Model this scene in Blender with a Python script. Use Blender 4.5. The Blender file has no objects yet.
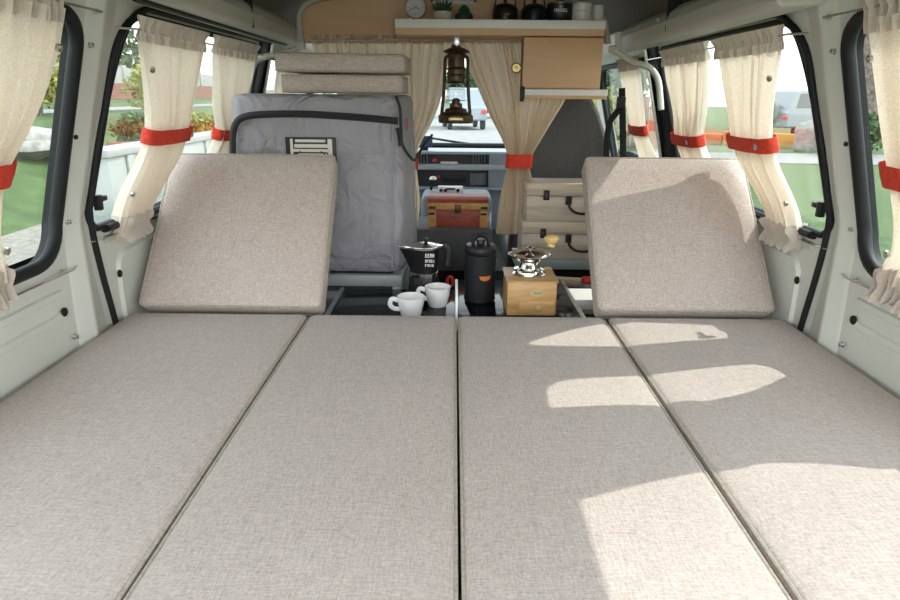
import bpy, bmesh, math, random
from mathutils import Vector, Matrix, Quaternion

RND = random.Random(11)
SC = bpy.context.scene
COL = SC.collection
V = Vector
PI = math.pi

# ------------------------------------------------------------------ camera
FPX = 650.0
PITCH = math.atan(205 / 650)
YAW = math.atan(3 / 682)
CAM = V((-0.011, 0.0, 0.99))
FWD = V((-math.sin(YAW) * math.cos(PITCH), math.cos(YAW) * math.cos(PITCH), -math.sin(PITCH)))
RGT = V((math.cos(YAW), math.sin(YAW), 0))
UPV = RGT.cross(FWD)
ROLL = math.radians(0.5)
RGT, UPV = RGT * math.cos(ROLL) + UPV * math.sin(ROLL), UPV * math.cos(ROLL) - RGT * math.sin(ROLL)


def ray(px, py):
    return FWD + RGT * ((px - 450) / FPX) + UPV * ((300 - py) / FPX)


def P(px, py, y):
    r = ray(px, py)
    return CAM + r * ((y - CAM.y) / r.y)


def PZ(px, py, z):
    r = ray(px, py)
    return CAM + r * ((z - CAM.z) / r.z)


cd = bpy.data.cameras.new('camera')
cam = bpy.data.objects.new('camera', cd)
COL.objects.link(cam)
cd.sensor_fit = 'HORIZONTAL'
cd.sensor_width = 36
cd.lens = FPX / 900 * 36
cd.clip_start = 0.02
cd.clip_end = 500
cam.matrix_world = Matrix(((RGT.x, UPV.x, -FWD.x, CAM.x), (RGT.y, UPV.y, -FWD.y, CAM.y), (RGT.z, UPV.z, -FWD.z, CAM.z), (0, 0, 0, 1)))
SC.camera = cam

# --------------------------------------------------------------- materials
MATS = {}


def mat(name, col, rough=0.6, metal=0.0, noise=0.0, nscale=30, bump=0.0, bscale=60, spec=0.5, coat=0.0, stretch=(1, 1, 1), bdist=0.01, dist=0.0):
    m = bpy.data.materials.new(name)
    m.use_nodes = True
    nt = m.node_tree
    b = nt.nodes['Principled BSDF']
    b.inputs['Base Color'].default_value = (*col, 1)
    b.inputs['Roughness'].default_value = rough
    b.inputs['Metallic'].default_value = metal
    b.inputs['Specular IOR Level'].default_value = spec
    b.inputs['Coat Weight'].default_value = coat
    if noise or bump:
        tc = nt.nodes.new('ShaderNodeTexCoord')
        mp = nt.nodes.new('ShaderNodeMapping')
        mp.inputs['Scale'].default_value = stretch
        nt.links.new(tc.outputs['Object'], mp.inputs['Vector'])
    if noise:
        n = nt.nodes.new('ShaderNodeTexNoise')
        n.inputs['Scale'].default_value = nscale
        n.inputs['Detail'].default_value = 5
        nt.links.new(mp.outputs[0], n.inputs['Vector'])
        r = nt.nodes.new('ShaderNodeValToRGB')
        r.color_ramp.elements[0].position = 0.3
        r.color_ramp.elements[1].position = 0.7
        r.color_ramp.elements[0].color = (*[max(0, c * (1 - noise)) for c in col], 1)
        r.color_ramp.elements[1].color = (*[min(1, c * (1 + noise)) for c in col], 1)
        nt.links.new(n.outputs['Fac'], r.inputs['Fac'])
        nt.links.new(r.outputs['Color'], b.inputs['Base Color'])
    if bump:
        n2 = nt.nodes.new('ShaderNodeTexNoise')
        n2.inputs['Scale'].default_value = bscale
        n2.inputs['Detail'].default_value = 3
        n2.inputs['Distortion'].default_value = dist
        nt.links.new(mp.outputs[0], n2.inputs['Vector'])
        bp = nt.nodes.new('ShaderNodeBump')
        bp.inputs['Strength'].default_value = bump
        bp.inputs['Distance'].default_value = bdist
        nt.links.new(n2.outputs['Fac'], bp.inputs['Height'])
        nt.links.new(bp.outputs[0], b.inputs['Normal'])
    MATS[name] = m
    return m


def mat_linen(name, dark, light):
    m = bpy.data.materials.new(name)
    m.use_nodes = True
    nt = m.node_tree
    N, L = nt.nodes, nt.links
    b = N['Principled BSDF']
    b.inputs['Roughness'].default_value = 0.92
    b.inputs['Specular IOR Level'].default_value = 0.15
    b.inputs['Sheen Weight'].default_value = 0.15
    tc = N.new('ShaderNodeTexCoord')
    outs = []
    for sc_ in ((50, 620, 160), (620, 50, 160), (240, 240, 240), (2.5, 2.5, 2.5)):
        mp = N.new('ShaderNodeMapping')
        mp.inputs['Scale'].default_value = sc_
        L.new(tc.outputs['Object'], mp.inputs['Vector'])
        n = N.new('ShaderNodeTexNoise')
        n.inputs['Scale'].default_value = 1.0
        n.inputs['Detail'].default_value = 3
        n.inputs['Roughness'].default_value = 0.6
        L.new(mp.outputs[0], n.inputs['Vector'])
        outs.append(n)
    a1 = N.new('ShaderNodeMath'); a1.operation = 'ADD'
    L.new(outs[0].outputs['Fac'], a1.inputs[0]); L.new(outs[1].outputs['Fac'], a1.inputs[1])
    a2 = N.new('ShaderNodeMath'); a2.operation = 'ADD'
    L.new(a1.outputs[0], a2.inputs[0]); L.new(outs[2].outputs['Fac'], a2.inputs[1])
    a3 = N.new('ShaderNodeMath'); a3.operation = 'MULTIPLY_ADD'
    L.new(outs[3].outputs['Fac'], a3.inputs[0]); a3.inputs[1].default_value = 0.35
    L.new(a2.outputs[0], a3.inputs[2])
    mr = N.new('ShaderNodeMapRange')
    mr.inputs['From Min'].default_value = 1.2
    mr.inputs['From Max'].default_value = 2.15
    L.new(a3.outputs[0], mr.inputs['Value'])
    r = N.new('ShaderNodeValToRGB')
    r.color_ramp.elements[0].color = (*dark, 1)
    r.color_ramp.elements[1].color = (*light, 1)
    L.new(mr.outputs[0], r.inputs['Fac'])
    L.new(r.outputs['Color'], b.inputs['Base Color'])
    bp = N.new('ShaderNodeBump')
    bp.inputs['Strength'].default_value = 0.35
    bp.inputs['Distance'].default_value = 0.0015
    L.new(a2.outputs[0], bp.inputs['Height'])
    L.new(bp.outputs[0], b.inputs['Normal'])
    MATS[name] = m
    return m


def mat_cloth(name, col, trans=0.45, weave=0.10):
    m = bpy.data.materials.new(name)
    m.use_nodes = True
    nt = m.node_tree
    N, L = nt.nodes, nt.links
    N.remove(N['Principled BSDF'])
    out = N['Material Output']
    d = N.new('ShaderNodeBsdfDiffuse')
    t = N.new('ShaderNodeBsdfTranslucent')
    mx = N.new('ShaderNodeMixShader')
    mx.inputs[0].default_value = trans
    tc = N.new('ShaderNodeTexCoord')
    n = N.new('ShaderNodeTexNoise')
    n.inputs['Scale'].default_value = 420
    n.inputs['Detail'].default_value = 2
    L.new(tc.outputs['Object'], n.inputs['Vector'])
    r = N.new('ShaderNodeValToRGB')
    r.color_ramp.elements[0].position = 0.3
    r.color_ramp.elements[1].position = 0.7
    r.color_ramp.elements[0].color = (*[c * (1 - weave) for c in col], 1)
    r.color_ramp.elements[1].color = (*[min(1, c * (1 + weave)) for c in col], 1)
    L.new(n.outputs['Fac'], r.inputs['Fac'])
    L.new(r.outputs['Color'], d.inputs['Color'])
    L.new(r.outputs['Color'], t.inputs['Color'])
    bp = N.new('ShaderNodeBump')
    bp.inputs['Strength'].default_value = 0.25
    bp.inputs['Distance'].default_value = 0.002
    L.new(n.outputs['Fac'], bp.inputs['Height'])
    L.new(bp.outputs[0], d.inputs['Normal'])
    L.new(d.outputs[0], mx.inputs[1])
    L.new(t.outputs[0], mx.inputs[2])
    L.new(mx.outputs[0], out.inputs['Surface'])
    MATS[name] = m
    return m


def mat_glass(name, tint=(0.94, 0.97, 0.95), refl=1.0):
    m = bpy.data.materials.new(name)
    m.use_nodes = True
    nt = m.node_tree
    N, L = nt.nodes, nt.links
    N.remove(N['Principled BSDF'])
    t = N.new('ShaderNodeBsdfTransparent')
    t.inputs['Color'].default_value = (*tint, 1)
    g = N.new('ShaderNodeBsdfGlossy')
    g.inputs['Roughness'].default_value = 0.02
    lw = N.new('ShaderNodeLayerWeight')
    lw.inputs['Blend'].default_value = 0.5
    pw = N.new('ShaderNodeMath'); pw.operation = 'POWER'; pw.inputs[1].default_value = 5.0
    L.new(lw.outputs['Facing'], pw.inputs[0])
    mu = N.new('ShaderNodeMath'); mu.operation = 'MULTIPLY_ADD'
    mu.inputs[1].default_value = 0.7 * refl
    mu.inputs[2].default_value = 0.035 * refl
    L.new(pw.outputs[0], mu.inputs[0])
    mx = N.new('ShaderNodeMixShader')
    L.new(mu.outputs[0], mx.inputs[0])
    L.new(t.outputs[0], mx.inputs[1])
    L.new(g.outputs[0], mx.inputs[2])
    L.new(mx.outputs[0], N['Material Output'].inputs['Surface'])
    MATS[name] = m
    return m


def mat_wood(name, c1, c2, scale=(4, 40, 40), rough=0.5):
    m = bpy.data.materials.new(name)
    m.use_nodes = True
    nt = m.node_tree
    N, L = nt.nodes, nt.links
    b = N['Principled BSDF']
    b.inputs['Roughness'].default_value = rough
    tc = N.new('ShaderNodeTexCoord')
    mp = N.new('ShaderNodeMapping')
    mp.inputs['Scale'].default_value = scale
    L.new(tc.outputs['Object'], mp.inputs['Vector'])
    n = N.new('ShaderNodeTexNoise')
    n.inputs['Scale'].default_value = 2.0
    n.inputs['Detail'].default_value = 6
    n.inputs['Distortion'].default_value = 0.6
    L.new(mp.outputs[0], n.inputs['Vector'])
    r = N.new('ShaderNodeValToRGB')
    r.color_ramp.elements[0].position = 0.32
    r.color_ramp.elements[1].position = 0.68
    r.color_ramp.elements[0].color = (*c1, 1)
    r.color_ramp.elements[1].color = (*c2, 1)
    L.new(n.outputs['Fac'], r.inputs['Fac'])
    L.new(r.outputs['Color'], b.inputs['Base Color'])
    MATS[name] = m
    return m


def mat_brick(name, c1, c2, mortar, scale):
    m = bpy.data.materials.new(name)
    m.use_nodes = True
    nt = m.node_tree
    N, L = nt.nodes, nt.links
    b = N['Principled BSDF']
    b.inputs['Roughness'].default_value = 0.9
    tc = N.new('ShaderNodeTexCoord')
    mp = N.new('ShaderNodeMapping')
    mp.inputs['Rotation'].default_value = (PI / 2, 0, PI / 2)
    L.new(tc.outputs['Object'], mp.inputs['Vector'])
    br = N.new('ShaderNodeTexBrick')
    br.inputs['Color1'].default_value = (*c1, 1)
    br.inputs['Color2'].default_value = (*c2, 1)
    br.inputs['Mortar'].default_value = (*mortar, 1)
    br.inputs['Scale'].default_value = scale
    L.new(mp.outputs[0], br.inputs['Vector'])
    L.new(br.outputs['Color'], b.inputs['Base Color'])
    MATS[name] = m
    return m


mat_linen('linen', (0.325, 0.268, 0.236), (0.635, 0.55, 0.495))
mat('piping', (0.40, 0.35, 0.29), 0.95, noise=0.2, nscale=200)
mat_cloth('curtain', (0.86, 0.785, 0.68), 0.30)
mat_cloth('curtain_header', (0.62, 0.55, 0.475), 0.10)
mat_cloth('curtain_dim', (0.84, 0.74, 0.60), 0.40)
mat('red_band', (0.62, 0.045, 0.02), 0.8, noise=0.18, nscale=120, bump=0.15, bscale=300)
mat('paint', (0.64, 0.655, 0.60), 0.42, noise=0.05, nscale=6, coat=0.15)
mat('paint_trim', (0.50, 0.50, 0.44), 0.5, noise=0.05, nscale=8)
mat('headliner', (0.165, 0.152, 0.128), 0.95, noise=0.15, nscale=150, bump=0.2, bscale=250)
mat('rubber', (0.010, 0.011, 0.012), 0.55, spec=0.3)
mat('black_plastic', (0.012, 0.012, 0.014), 0.42, spec=0.3)
mat('black_matte', (0.011, 0.012, 0.015), 0.65, spec=0.25)
mat('dark_grey', (0.115, 0.115, 0.115), 0.85, noise=0.15, nscale=120, bump=0.15, bscale=300)
mat('console_grey', (0.12, 0.125, 0.13), 0.75, noise=0.1, nscale=60)
mat('dash', (0.19, 0.215, 0.245), 0.55, noise=0.06, nscale=40)
mat('dash_light', (0.29, 0.32, 0.355), 0.5)
mat('slot_black', (0.012, 0.013, 0.015), 0.5)
mat('bag', (0.30, 0.295, 0.32), 0.7, noise=0.06, nscale=14, bump=1.0, bscale=7, bdist=0.05, dist=1.2)
mat('bag_side', (0.33, 0.325, 0.345), 0.7, noise=0.1, nscale=14, bump=0.5, bscale=9)
mat('zipper', (0.012, 0.012, 0.013), 0.6, bump=0.3, bscale=400)
mat('vent_white', (0.66, 0.65, 0.58), 0.5)
mat('steel', (0.62, 0.61, 0.58), 0.22, metal=1.0)
mat('chrome', (0.75, 0.73, 0.70), 0.12, metal=1.0)
mat('alu', (0.72, 0.73, 0.74), 0.35, metal=1.0)
mat('frame_metal', (0.34, 0.37, 0.37), 0.45, noise=0.06, nscale=20)
mat('pipe', (0.50, 0.49, 0.43), 0.4)
mat('bronze', (0.095, 0.065, 0.038), 0.42, metal=0.6, noise=0.4, nscale=60)
mat('black_glass', (0.008, 0.009, 0.011), 0.10, spec=0.15)
mat('enamel_black', (0.011, 0.011, 0.013), 0.3, coat=0.1)
mat('enamel_white', (0.74, 0.73, 0.69), 0.25, coat=0.3)
mat('porcelain', (0.82, 0.82, 0.82), 0.25, coat=0.3)
mat('white', (0.88, 0.86, 0.83), 0.5)
mat('white_ink', (0.80, 0.80, 0.78), 0.6)
mat('grey_ink', (0.25, 0.25, 0.25), 0.6)
mat('orange', (0.60, 0.16, 0.03), 0.45)
mat('red_plastic', (0.55, 0.02, 0.02), 0.4)
mat('red_wood', (0.36, 0.072, 0.042), 0.5, noise=0.35, nscale=25, stretch=(1, 6, 6))
mat('clock_face', (0.50, 0.50, 0.49), 0.4, noise=0.15, nscale=60)
mat('pot_white', (0.62, 0.58, 0.51), 0.7, noise=0.08, nscale=30)
mat('pot_dark', (0.04, 0.045, 0.043), 0.6)
mat('succulent', (0.035, 0.085, 0.05), 0.55, noise=0.3, nscale=40)
mat('succulent_b', (0.02, 0.09, 0.03), 0.55, noise=0.3, nscale=40)
mat('floor', (0.035, 0.036, 0.040), 0.8, noise=0.3, nscale=50)
mat('screen', (0.03, 0.07, 0.13), 0.15)
mat('brass', (0.50, 0.40, 0.18), 0.35, metal=0.8)
mat('badge', (0.52, 0.45, 0.24), 0.4)
mat('pale_yellow', (0.78, 0.55, 0.22), 0.4, noise=0.12, nscale=40)
mat_wood('plywood', (0.66, 0.42, 0.235), (0.74, 0.49, 0.285), (1.2, 8, 8))
mat_wood('pale_wood', (0.43, 0.355, 0.275), (0.62, 0.53, 0.42), (3, 25, 25))
mat_wood('pale_wood_edge', (0.55, 0.43, 0.28), (0.66, 0.54, 0.38), (3, 25, 25))
mat_wood('beech', (0.47, 0.265, 0.095), (0.62, 0.38, 0.16), (6, 40, 40), 0.4)
mat_wood('yellow_wood', (0.54, 0.27, 0.07), (0.66, 0.37, 0.11), (20, 5, 20))
mat_wood('batten', (0.40, 0.31, 0.21), (0.52, 0.42, 0.30), (4, 40, 40))
mat_glass('glass', (0.93, 0.96, 0.95), 1.0)
mat_glass('lamp_glass', (0.95, 0.95, 0.93), 1.0)
mat('grass', (0.042, 0.078, 0.016), 0.95, noise=0.35, nscale=3.0)
mat('grass_far', (0.14, 0.22, 0.06), 0.95, noise=0.35, nscale=2.0)
mat('gravel', (0.18, 0.165, 0.14), 0.95, noise=0.3, nscale=12)
mat('concrete', (0.19, 0.187, 0.176), 0.9, noise=0.1, nscale=2)
mat('leaf_yellow', (0.19, 0.20, 0.03), 0.8, noise=0.3, nscale=6)
mat('leaf_green', (0.045, 0.09, 0.022), 0.8, noise=0.4, nscale=5)
mat('leaf_dark', (0.035, 0.075, 0.025), 0.8, noise=0.4, nscale=4)
mat('bark', (0.13, 0.10, 0.085), 0.95, noise=0.6, nscale=9, bump=0.8, bscale=9)
mat('stone', (0.24, 0.23, 0.21), 0.9, noise=0.3, nscale=8, bump=0.6, bscale=8)
mat('terracotta', (0.22, 0.075, 0.04), 0.85, noise=0.15, nscale=8)
mat('white_wall', (0.27, 0.27, 0.26), 0.9, noise=0.06, nscale=3)
mat_brick('brick', (0.17, 0.06, 0.045), (0.21, 0.08, 0.055), (0.25, 0.21, 0.19), 4.0)
mat('car_silver', (0.20, 0.23, 0.26), 0.3, metal=0.2, coat=0.5)
mat('car_white', (0.24, 0.265, 0.255), 0.35, coat=0.5)
mat('car_glass', (0.05, 0.06, 0.075), 0.08)
mat('yellow_paint', (0.34, 0.20, 0.03), 0.6, noise=0.15, nscale=2)
mat('orange_paint', (0.36, 0.12, 0.03), 0.6)
mat('fence_wood', (0.20, 0.10, 0.06), 0.9, noise=0.3, nscale=6)


# ------------------------------------------------------------------ helpers
class MB:
    def __init__(s):
        s.bm = bmesh.new()

    def _merge(s, tmp, M=None):
        if M is not None:
            bmesh.ops.transform(tmp, matrix=M, verts=tmp.verts)
        me = bpy.data.meshes.new('tmp')
        tmp.to_mesh(me)
        tmp.free()
        s.bm.from_mesh(me)
        bpy.data.meshes.remove(me)
        return s

    def box(s, c, size, bevel=0.0, seg=2, rot=None):
        t = bmesh.new()
        bmesh.ops.create_cube(t, size=1.0)
        bmesh.ops.scale(t, vec=V(size), verts=t.verts)
        if bevel:
            bmesh.ops.bevel(t, geom=t.edges[:], offset=bevel, segments=seg, affect='EDGES', profile=0.5)
        M = Matrix.Translation(V(c))
        if rot is not None:
            M = M @ rot.to_4x4()
        return s._merge(t, M)

    def bb(s, lo, hi, bevel=0.0, seg=2):
        lo, hi = V(lo), V(hi)
        return s.box((lo + hi) / 2, hi - lo, bevel, seg)

    def grid(s, rows, closed_u=False, closed_v=False, cap=False):
        vs = [[s.bm.verts.new(V(p)) for p in r] for r in rows]
        nr, nc = len(vs), len(vs[0])
        for i in range(nr if closed_v else nr - 1):
            a, b = vs[i], vs[(i + 1) % nr]
            for j in range(nc if closed_u else nc - 1):
                k = (j + 1) % nc
                try:
                    s.bm.faces.new((a[j], a[k], b[k], b[j]))
                except ValueError:
                    pass
        if cap:
            for r, rev in ((vs[0], True), (vs[-1], False)):
                try:
                    s.bm.faces.new(list(reversed(r)) if rev else r)
                except ValueError:
                    pass
        return s

    def lathe(s, prof, c=(0, 0, 0), seg=32, M=None, cap=True, phase=0.0):
        c = V(c)
        rows = []
        for r, z in prof:
            row = []
            for k in range(seg):
                a = 2 * PI * k / seg + phase
                p = V((max(r, 1e-5) * math.cos(a), max(r, 1e-5) * math.sin(a), z))
                if M is not None:
                    p = M @ p
                row.append(c + p)
            rows.append(row)
        return s.grid(rows, closed_u=True, cap=cap)

    def tube(s, pts, r, seg=8, closed=False, cap=True, flat=1.0, up=None):
        pts = [V(p) for p in pts]
        n = len(pts)
        rad = r if isinstance(r, (list, tuple)) else [r] * n
        rows = []
        nrm = None
        for i in range(n):
            if closed:
                t = (pts[(i + 1) % n] - pts[i - 1]).normalized()
            else:
                t = (pts[min(i + 1, n - 1)] - pts[max(i - 1, 0)]).normalized()
            if up is not None:
                nrm = V(up)
                nrm = (nrm - t * nrm.dot(t)).normalized()
            elif nrm is None:
                ref = V((0, 0, 1)) if abs(t.z) < 0.9 else V((1, 0, 0))
                nrm = (ref - t * ref.dot(t)).normalized()
            else:
                nrm = (nrm - t * nrm.dot(t)).normalized()
            bn = t.cross(nrm)
            rows.append([pts[i] + nrm * (rad[i] * flat * math.cos(2 * PI * k / seg)) + bn * (rad[i] * math.sin(2 * PI * k / seg)) for k in range(seg)])
        return s.grid(rows, closed_u=True, closed_v=closed, cap=cap and not closed)

    def prism(s, poly, f0, f1):
        """poly: 2D points; f0/f1 map a 2D point onto the two faces"""
        a = [s.bm.verts.new(V(f0(p))) for p in poly]
        b = [s.bm.verts.new(V(f1(p))) for p in poly]
        n = len(poly)
        s.bm.faces.new(a)
        s.bm.faces.new(list(reversed(b)))
        for i in range(n):
            j = (i + 1) % n
            s.bm.faces.new((a[j], a[i], b[i], b[j]))
        return s

    def build(s, name, m, parent=None, smooth=True, angle=40, bevel=0.0, seg=2, solid=0.0, world=True, fixn=True, subsurf=0):
        if fixn:
            bmesh.ops.recalc_face_normals(s.bm, faces=s.bm.faces)
        if parent is not None and world:
            inv = parent_world(parent).inverted()
            bmesh.ops.transform(s.bm, matrix=inv, verts=s.bm.verts)
        me = bpy.data.meshes.new(name)
        s.bm.to_mesh(me)
        s.bm.free()
        me.materials.append(MATS[m] if isinstance(m, str) else m)
        if smooth:
            me.shade_smooth()
            me.set_sharp_from_angle(angle=math.radians(angle))
        o = bpy.data.objects.new(name, me)
        COL.objects.link(o)
        if parent is not None:
            o.parent = parent
        if bevel:
            md = o.modifiers.new('bevel', 'BEVEL')
            md.width = bevel
            md.segments = seg
            md.limit_method = 'ANGLE'
            md.angle_limit = math.radians(35)
        if solid:
            md = o.modifiers.new('solid', 'SOLIDIFY')
            md.thickness = solid
            md.offset = -1
        if subsurf:
            md = o.modifiers.new('sub', 'SUBSURF')
            md.levels = md.render_levels = subsurf
        return o


def parent_world(o):
    M = Matrix.LocRotScale(o.location, o.rotation_euler, o.scale)
    return parent_world(o.parent) @ M if o.parent is not None else M


def thing(name, label, cat, loc=(0, 0, 0), rot=(0, 0, 0), group=None):
    o = bpy.data.objects.new(name, None)
    COL.objects.link(o)
    o.location = loc
    o.rotation_euler = rot
    o.empty_display_size = 0.02
    return tag(o, label, cat, group)


def tag(o, label, cat, group=None):
    o['label'] = label
    o['category'] = cat
    if group:
        o['group'] = group
    return o


def struct(o, label=None, cat=None):
    o['kind'] = 'structure'
    o['label'] = label or o.name.replace('_', ' ')
    o['category'] = cat or o.name.split('_')[0]
    return o


def smooth_path(pts, n=8, closed=False):
    pts = [V(p) for p in pts]
    out = []
    m = len(pts)
    for i in range(m if closed else m - 1):
        if closed:
            p0, p1, p2, p3 = pts[i - 1], pts[i], pts[(i + 1) % m], pts[(i + 2) % m]
        else:
            p0, p1, p2, p3 = pts[max(i - 1, 0)], pts[i], pts[i + 1], pts[min(i + 2, m - 1)]
        for k in range(n):
            t = k / n
            out.append(0.5 * ((2 * p1) + (p2 - p0) * t + (2 * p0 - 5 * p1 + 4 * p2 - p3) * t * t + (3 * p1 - p0 - 3 * p2 + p3) * t ** 3))
    if not closed:
        out.append(pts[-1])
    return out


def rrect(x0, x1, y0, y1, r, n=8):
    """rounded rectangle outline (r: one radius or four: x0y0, x1y0, x1y1, x0y1)"""
    rr = r if isinstance(r, (list, tuple)) else (r,) * 4
    out = []
    for (cx, cy, a0, q) in ((x0, y0, PI, rr[0]), (x1, y0, 1.5 * PI, rr[1]), (x1, y1, 0, rr[2]), (x0, y1, PI / 2, rr[3])):
        sx = 1 if cx == x0 else -1
        sy = 1 if cy == y0 else -1
        ox, oy = cx + sx * q, cy + sy * q
        for k in range(n + 1):
            a = a0 + PI / 2 * k / n
            out.append((ox + q * math.cos(a), oy + q * math.sin(a)))
    return out


# ------------------------------------------------------------- van body shell
def xw(z):
    return 0.81 - 0.29 * max(0.0, z - 0.74)


def W(s, y, z, off=0.0):
    return V((s * (xw(z) - off), y, z))


BED = 0.48
ZTOP = 1.30
rear_hole = rrect(0.22, 1.279, 0.668, 1.125, (0.05, 0.085, 0.06, 0.05))
mid_hole = rrect(1.398, 2.395, 0.70, 1.145, (0.035, 0.04, 0.05, 0.09))
# the openings lean with the pillar: shift the upper edge forwards a little
mid_hole = [(y + (0.030 * max(0, (z - 0.85)) / 0.3 if y < 1.8 else 0), z) for y, z in mid_hole]
cab_hole = rrect(2.52, 3.42, 0.66, 1.12, (0.03, 0.03, 0.12, 0.03))
HOLES = [rear_hole, mid_hole, cab_hole]


def side_wall(s, name):
    bm = bmesh.new()

    def loop(pts):
        vs = [bm.verts.new((0, y, z)) for y, z in pts]
        return [bm.edges.new((vs[i], vs[(i + 1) % len(vs)])) for i in range(len(vs))]
    edges = loop([(-0.10, 0.0), (3.75, 0.0), (3.75, 0.70), (3.45, ZTOP), (-0.10, ZTOP)])
    for h in HOLES:
        edges += loop(h)
    bmesh.ops.triangle_fill(bm, edges=edges, use_beauty=True, use_dissolve=False)
    bmesh.ops.bisect_plane(bm, geom=bm.verts[:] + bm.edges[:] + bm.faces[:], plane_co=(0, 0, 0.74), plane_no=(0, 0, 1))
    for v in bm.verts:
        v.co.x = s * xw(v.co.z)
    for f in bm.faces:
        f.normal_update()
        if f.normal.x * s > 0:
            f.normal_flip()
    mb = MB()
    mb.bm.free()
    mb.bm = bm
    o = mb.build(name, 'paint', smooth=False, solid=0.020, fixn=False)
    return struct(o, 'pale grey-green painted metal side of the van interior', 'wall')


wall_left = side_wall(-1, 'wall_left')
wall_right = side_wall(1, 'wall_right')


def hole_mesh(s, hole, off, thick):
    mb = MB()
    mb.prism(hole, lambda p: W(s, p[0], p[1], off), lambda p: W(s, p[0], p[1], off - thick))
    return mb


def window(n, s, hole, r, frame=True):
    o = hole_mesh(s, hole, -0.012, 0.004).build('window_%d' % n, 'glass', smooth=False)
    struct(o, 'clear side window pane in a black rubber gasket', 'window')
    g = MB()
    g.tube([W(s, y, z, 0.004) for y, z in hole], r, seg=10, closed=True, flat=1.0)
    rev = [[W(s, y, z, q_) for y, z in hole] for q_ in (0.002, -0.023)]
    cy_ = sum(p[0] for p in hole) / len(hole)
    cz2 = sum(p[1] for p in hole) / len(hole)
    rev = [[p + V((0, (cy_ - p.y) * 0.002, (cz2 - p.z) * 0.004)) for p in r_] for r_ in rev]
    g.grid(rev, closed_u=True)
    g.build('rubber_gasket', 'rubber', o)
    return o


w1 = window(1, -1, rear_hole, 0.013)
w2 = window(2, -1, mid_hole, 0.008)
w3 = window(3, 1, rear_hole, 0.013)
w4 = window(4, 1, mid_hole, 0.008)
w5 = window(5, -1, cab_hole, 0.012)
w6 = window(6, 1, cab_hole, 0.012)

for s, wl in ((-1, wall_left), (1, wall_right)):
    # door seal: up the pillar edge, along the top
    pts = [(1.46, 0.20), (1.45, 0.36), (1.427, 0.50), (1.408, 0.60), (1.396, 0.70), (1.394, 0.85), (1.404, 0.96), (1.424, 1.06), (1.455, 1.125), (1.51, 1.157), (1.60, 1.163), (2.0, 1.163), (2.42, 1.163), (2.46, 1.13), (2.47, 1.0), (2.47, 0.5), (2.47, 0.2)]
    MB().tube([W(s, p.x + 0.008, p.y, 0.005) for p in smooth_path([(a, b, 0) for a, b in pts], 6)], 0.007, seg=8).build('door_seal', 'rubber', wl)
    # lower dark frame of the middle window and a pale sill strip under it
    MB().tube([W(s, y, 0.695, 0.006) for y in (1.45, 1.8, 2.38)], 0.017, seg=8, flat=0.6).build('window_ledge', 'rubber', wl)
    MB().tube([W(s, y, 0.668, 0.004) for y in (1.45, 1.8, 2.42)], 0.008, seg=8).build('sill_strip', 'paint_trim', wl)
    # pillar between the two windows: raised pressing with two creases
    rows = []
    for i in range(24):
        z = 0.30 + (1.20 - 0.30) * i / 23
        lean = 0.03 * max(0, z - 0.85) / 0.3
        flare = 0.020 * max(0, (0.72 - z) / 0.3)
        lean += 0.05 * max(0, (0.66 - z) / 0.3)
        ys = [1.302 - flare * 0.6, 1.310 - flare * 0.6, 1.328, 1.337, 1.352, 1.360, 1.376 + lean * 0.8, 1.386 + lean * 0.8]
        offs = [-0.002, 0.006, 0.006, 0.014, 0.014, 0.006, 0.006, -0.002]
        rows.append([W(s, y, z, o_) for y, o_ in zip(ys, offs)])
    MB().grid(rows).build('pillar_pressing', 'paint', wl, angle=60)
    # pressed ridges low on the rear panel and a raised door panel
    for z0, z1 in ((0.592, 0.604), (0.546, 0.558)):
        MB().grid([[W(s, y, z0 - 0.004, -0.001), W(s, y, z0, 0.005), W(s, y, z1, 0.005), W(s, y, z1 + 0.004, -0.001)] for y in (-0.05, 0.6, 1.262)]).build('pressed_ridge', 'paint', wl)
    pl = rrect(1.485, 2.40, 0.30, 0.632, 0.05)
    mb = MB()
    cy, cz = 1.94, 0.466
    mb.grid([[W(s, y, z, -0.001) for y, z in pl], [W(s, cy + (y - cy) * 0.985, cz + (z - cz) * 0.96, 0.008) for y, z in pl]], closed_u=True, cap=True)
    mb.build('door_panel', 'paint', wl, angle=30)
    # snaps, plugs, latch
    studs = [(1.320, 1.075), (1.315, 0.735), (1.268, 0.640), (1.322, 1.135), (1.272, 0.500)]
    for y, z in studs:
        p = W(s, y, z, 0.005)
        M = Matrix.Rotation(-s * PI / 2, 3, 'Y')
        MB().lathe([(0.0062, 0), (0.0062, 0.002), (0.0038, 0.0035), (0.0038, 0.006), (0.0046, 0.008), (0.002, 0.0095)], p, 14, M).build('snap_stud', 'steel', wl)
    for y, z in ((1.255, 0.560), (1.490, 0.578), (1.312, 0.905)):
        rr_ = 0.0095 if z < 0.7 else 0.005
        p = W(s, y, z, 0.004)
        M = Matrix.Rotation(-s * PI / 2, 3, 'Y')
        MB().lathe([(rr_, 0), (rr_, 0.003), (rr_ * 0.7, 0.005)], p, 14, M).build('rubber_plug', 'rubber', wl)
    lt = MB()
    a = W(s, 1.422, 0.758, 0.012)
    lt.box(a, (0.016, 0.016, 0.034), 0.003)
    lt.box(a + V((0, 0.020, 0.006)), (0.010, 0.030, 0.012), 0.003)
    lt.build('window_latch', 'black_plastic', wl)

# roof lining
def zr(x):
    return 1.185 + 0.185 * (1 - min(1, abs(x) / 0.70) ** 5)


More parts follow.
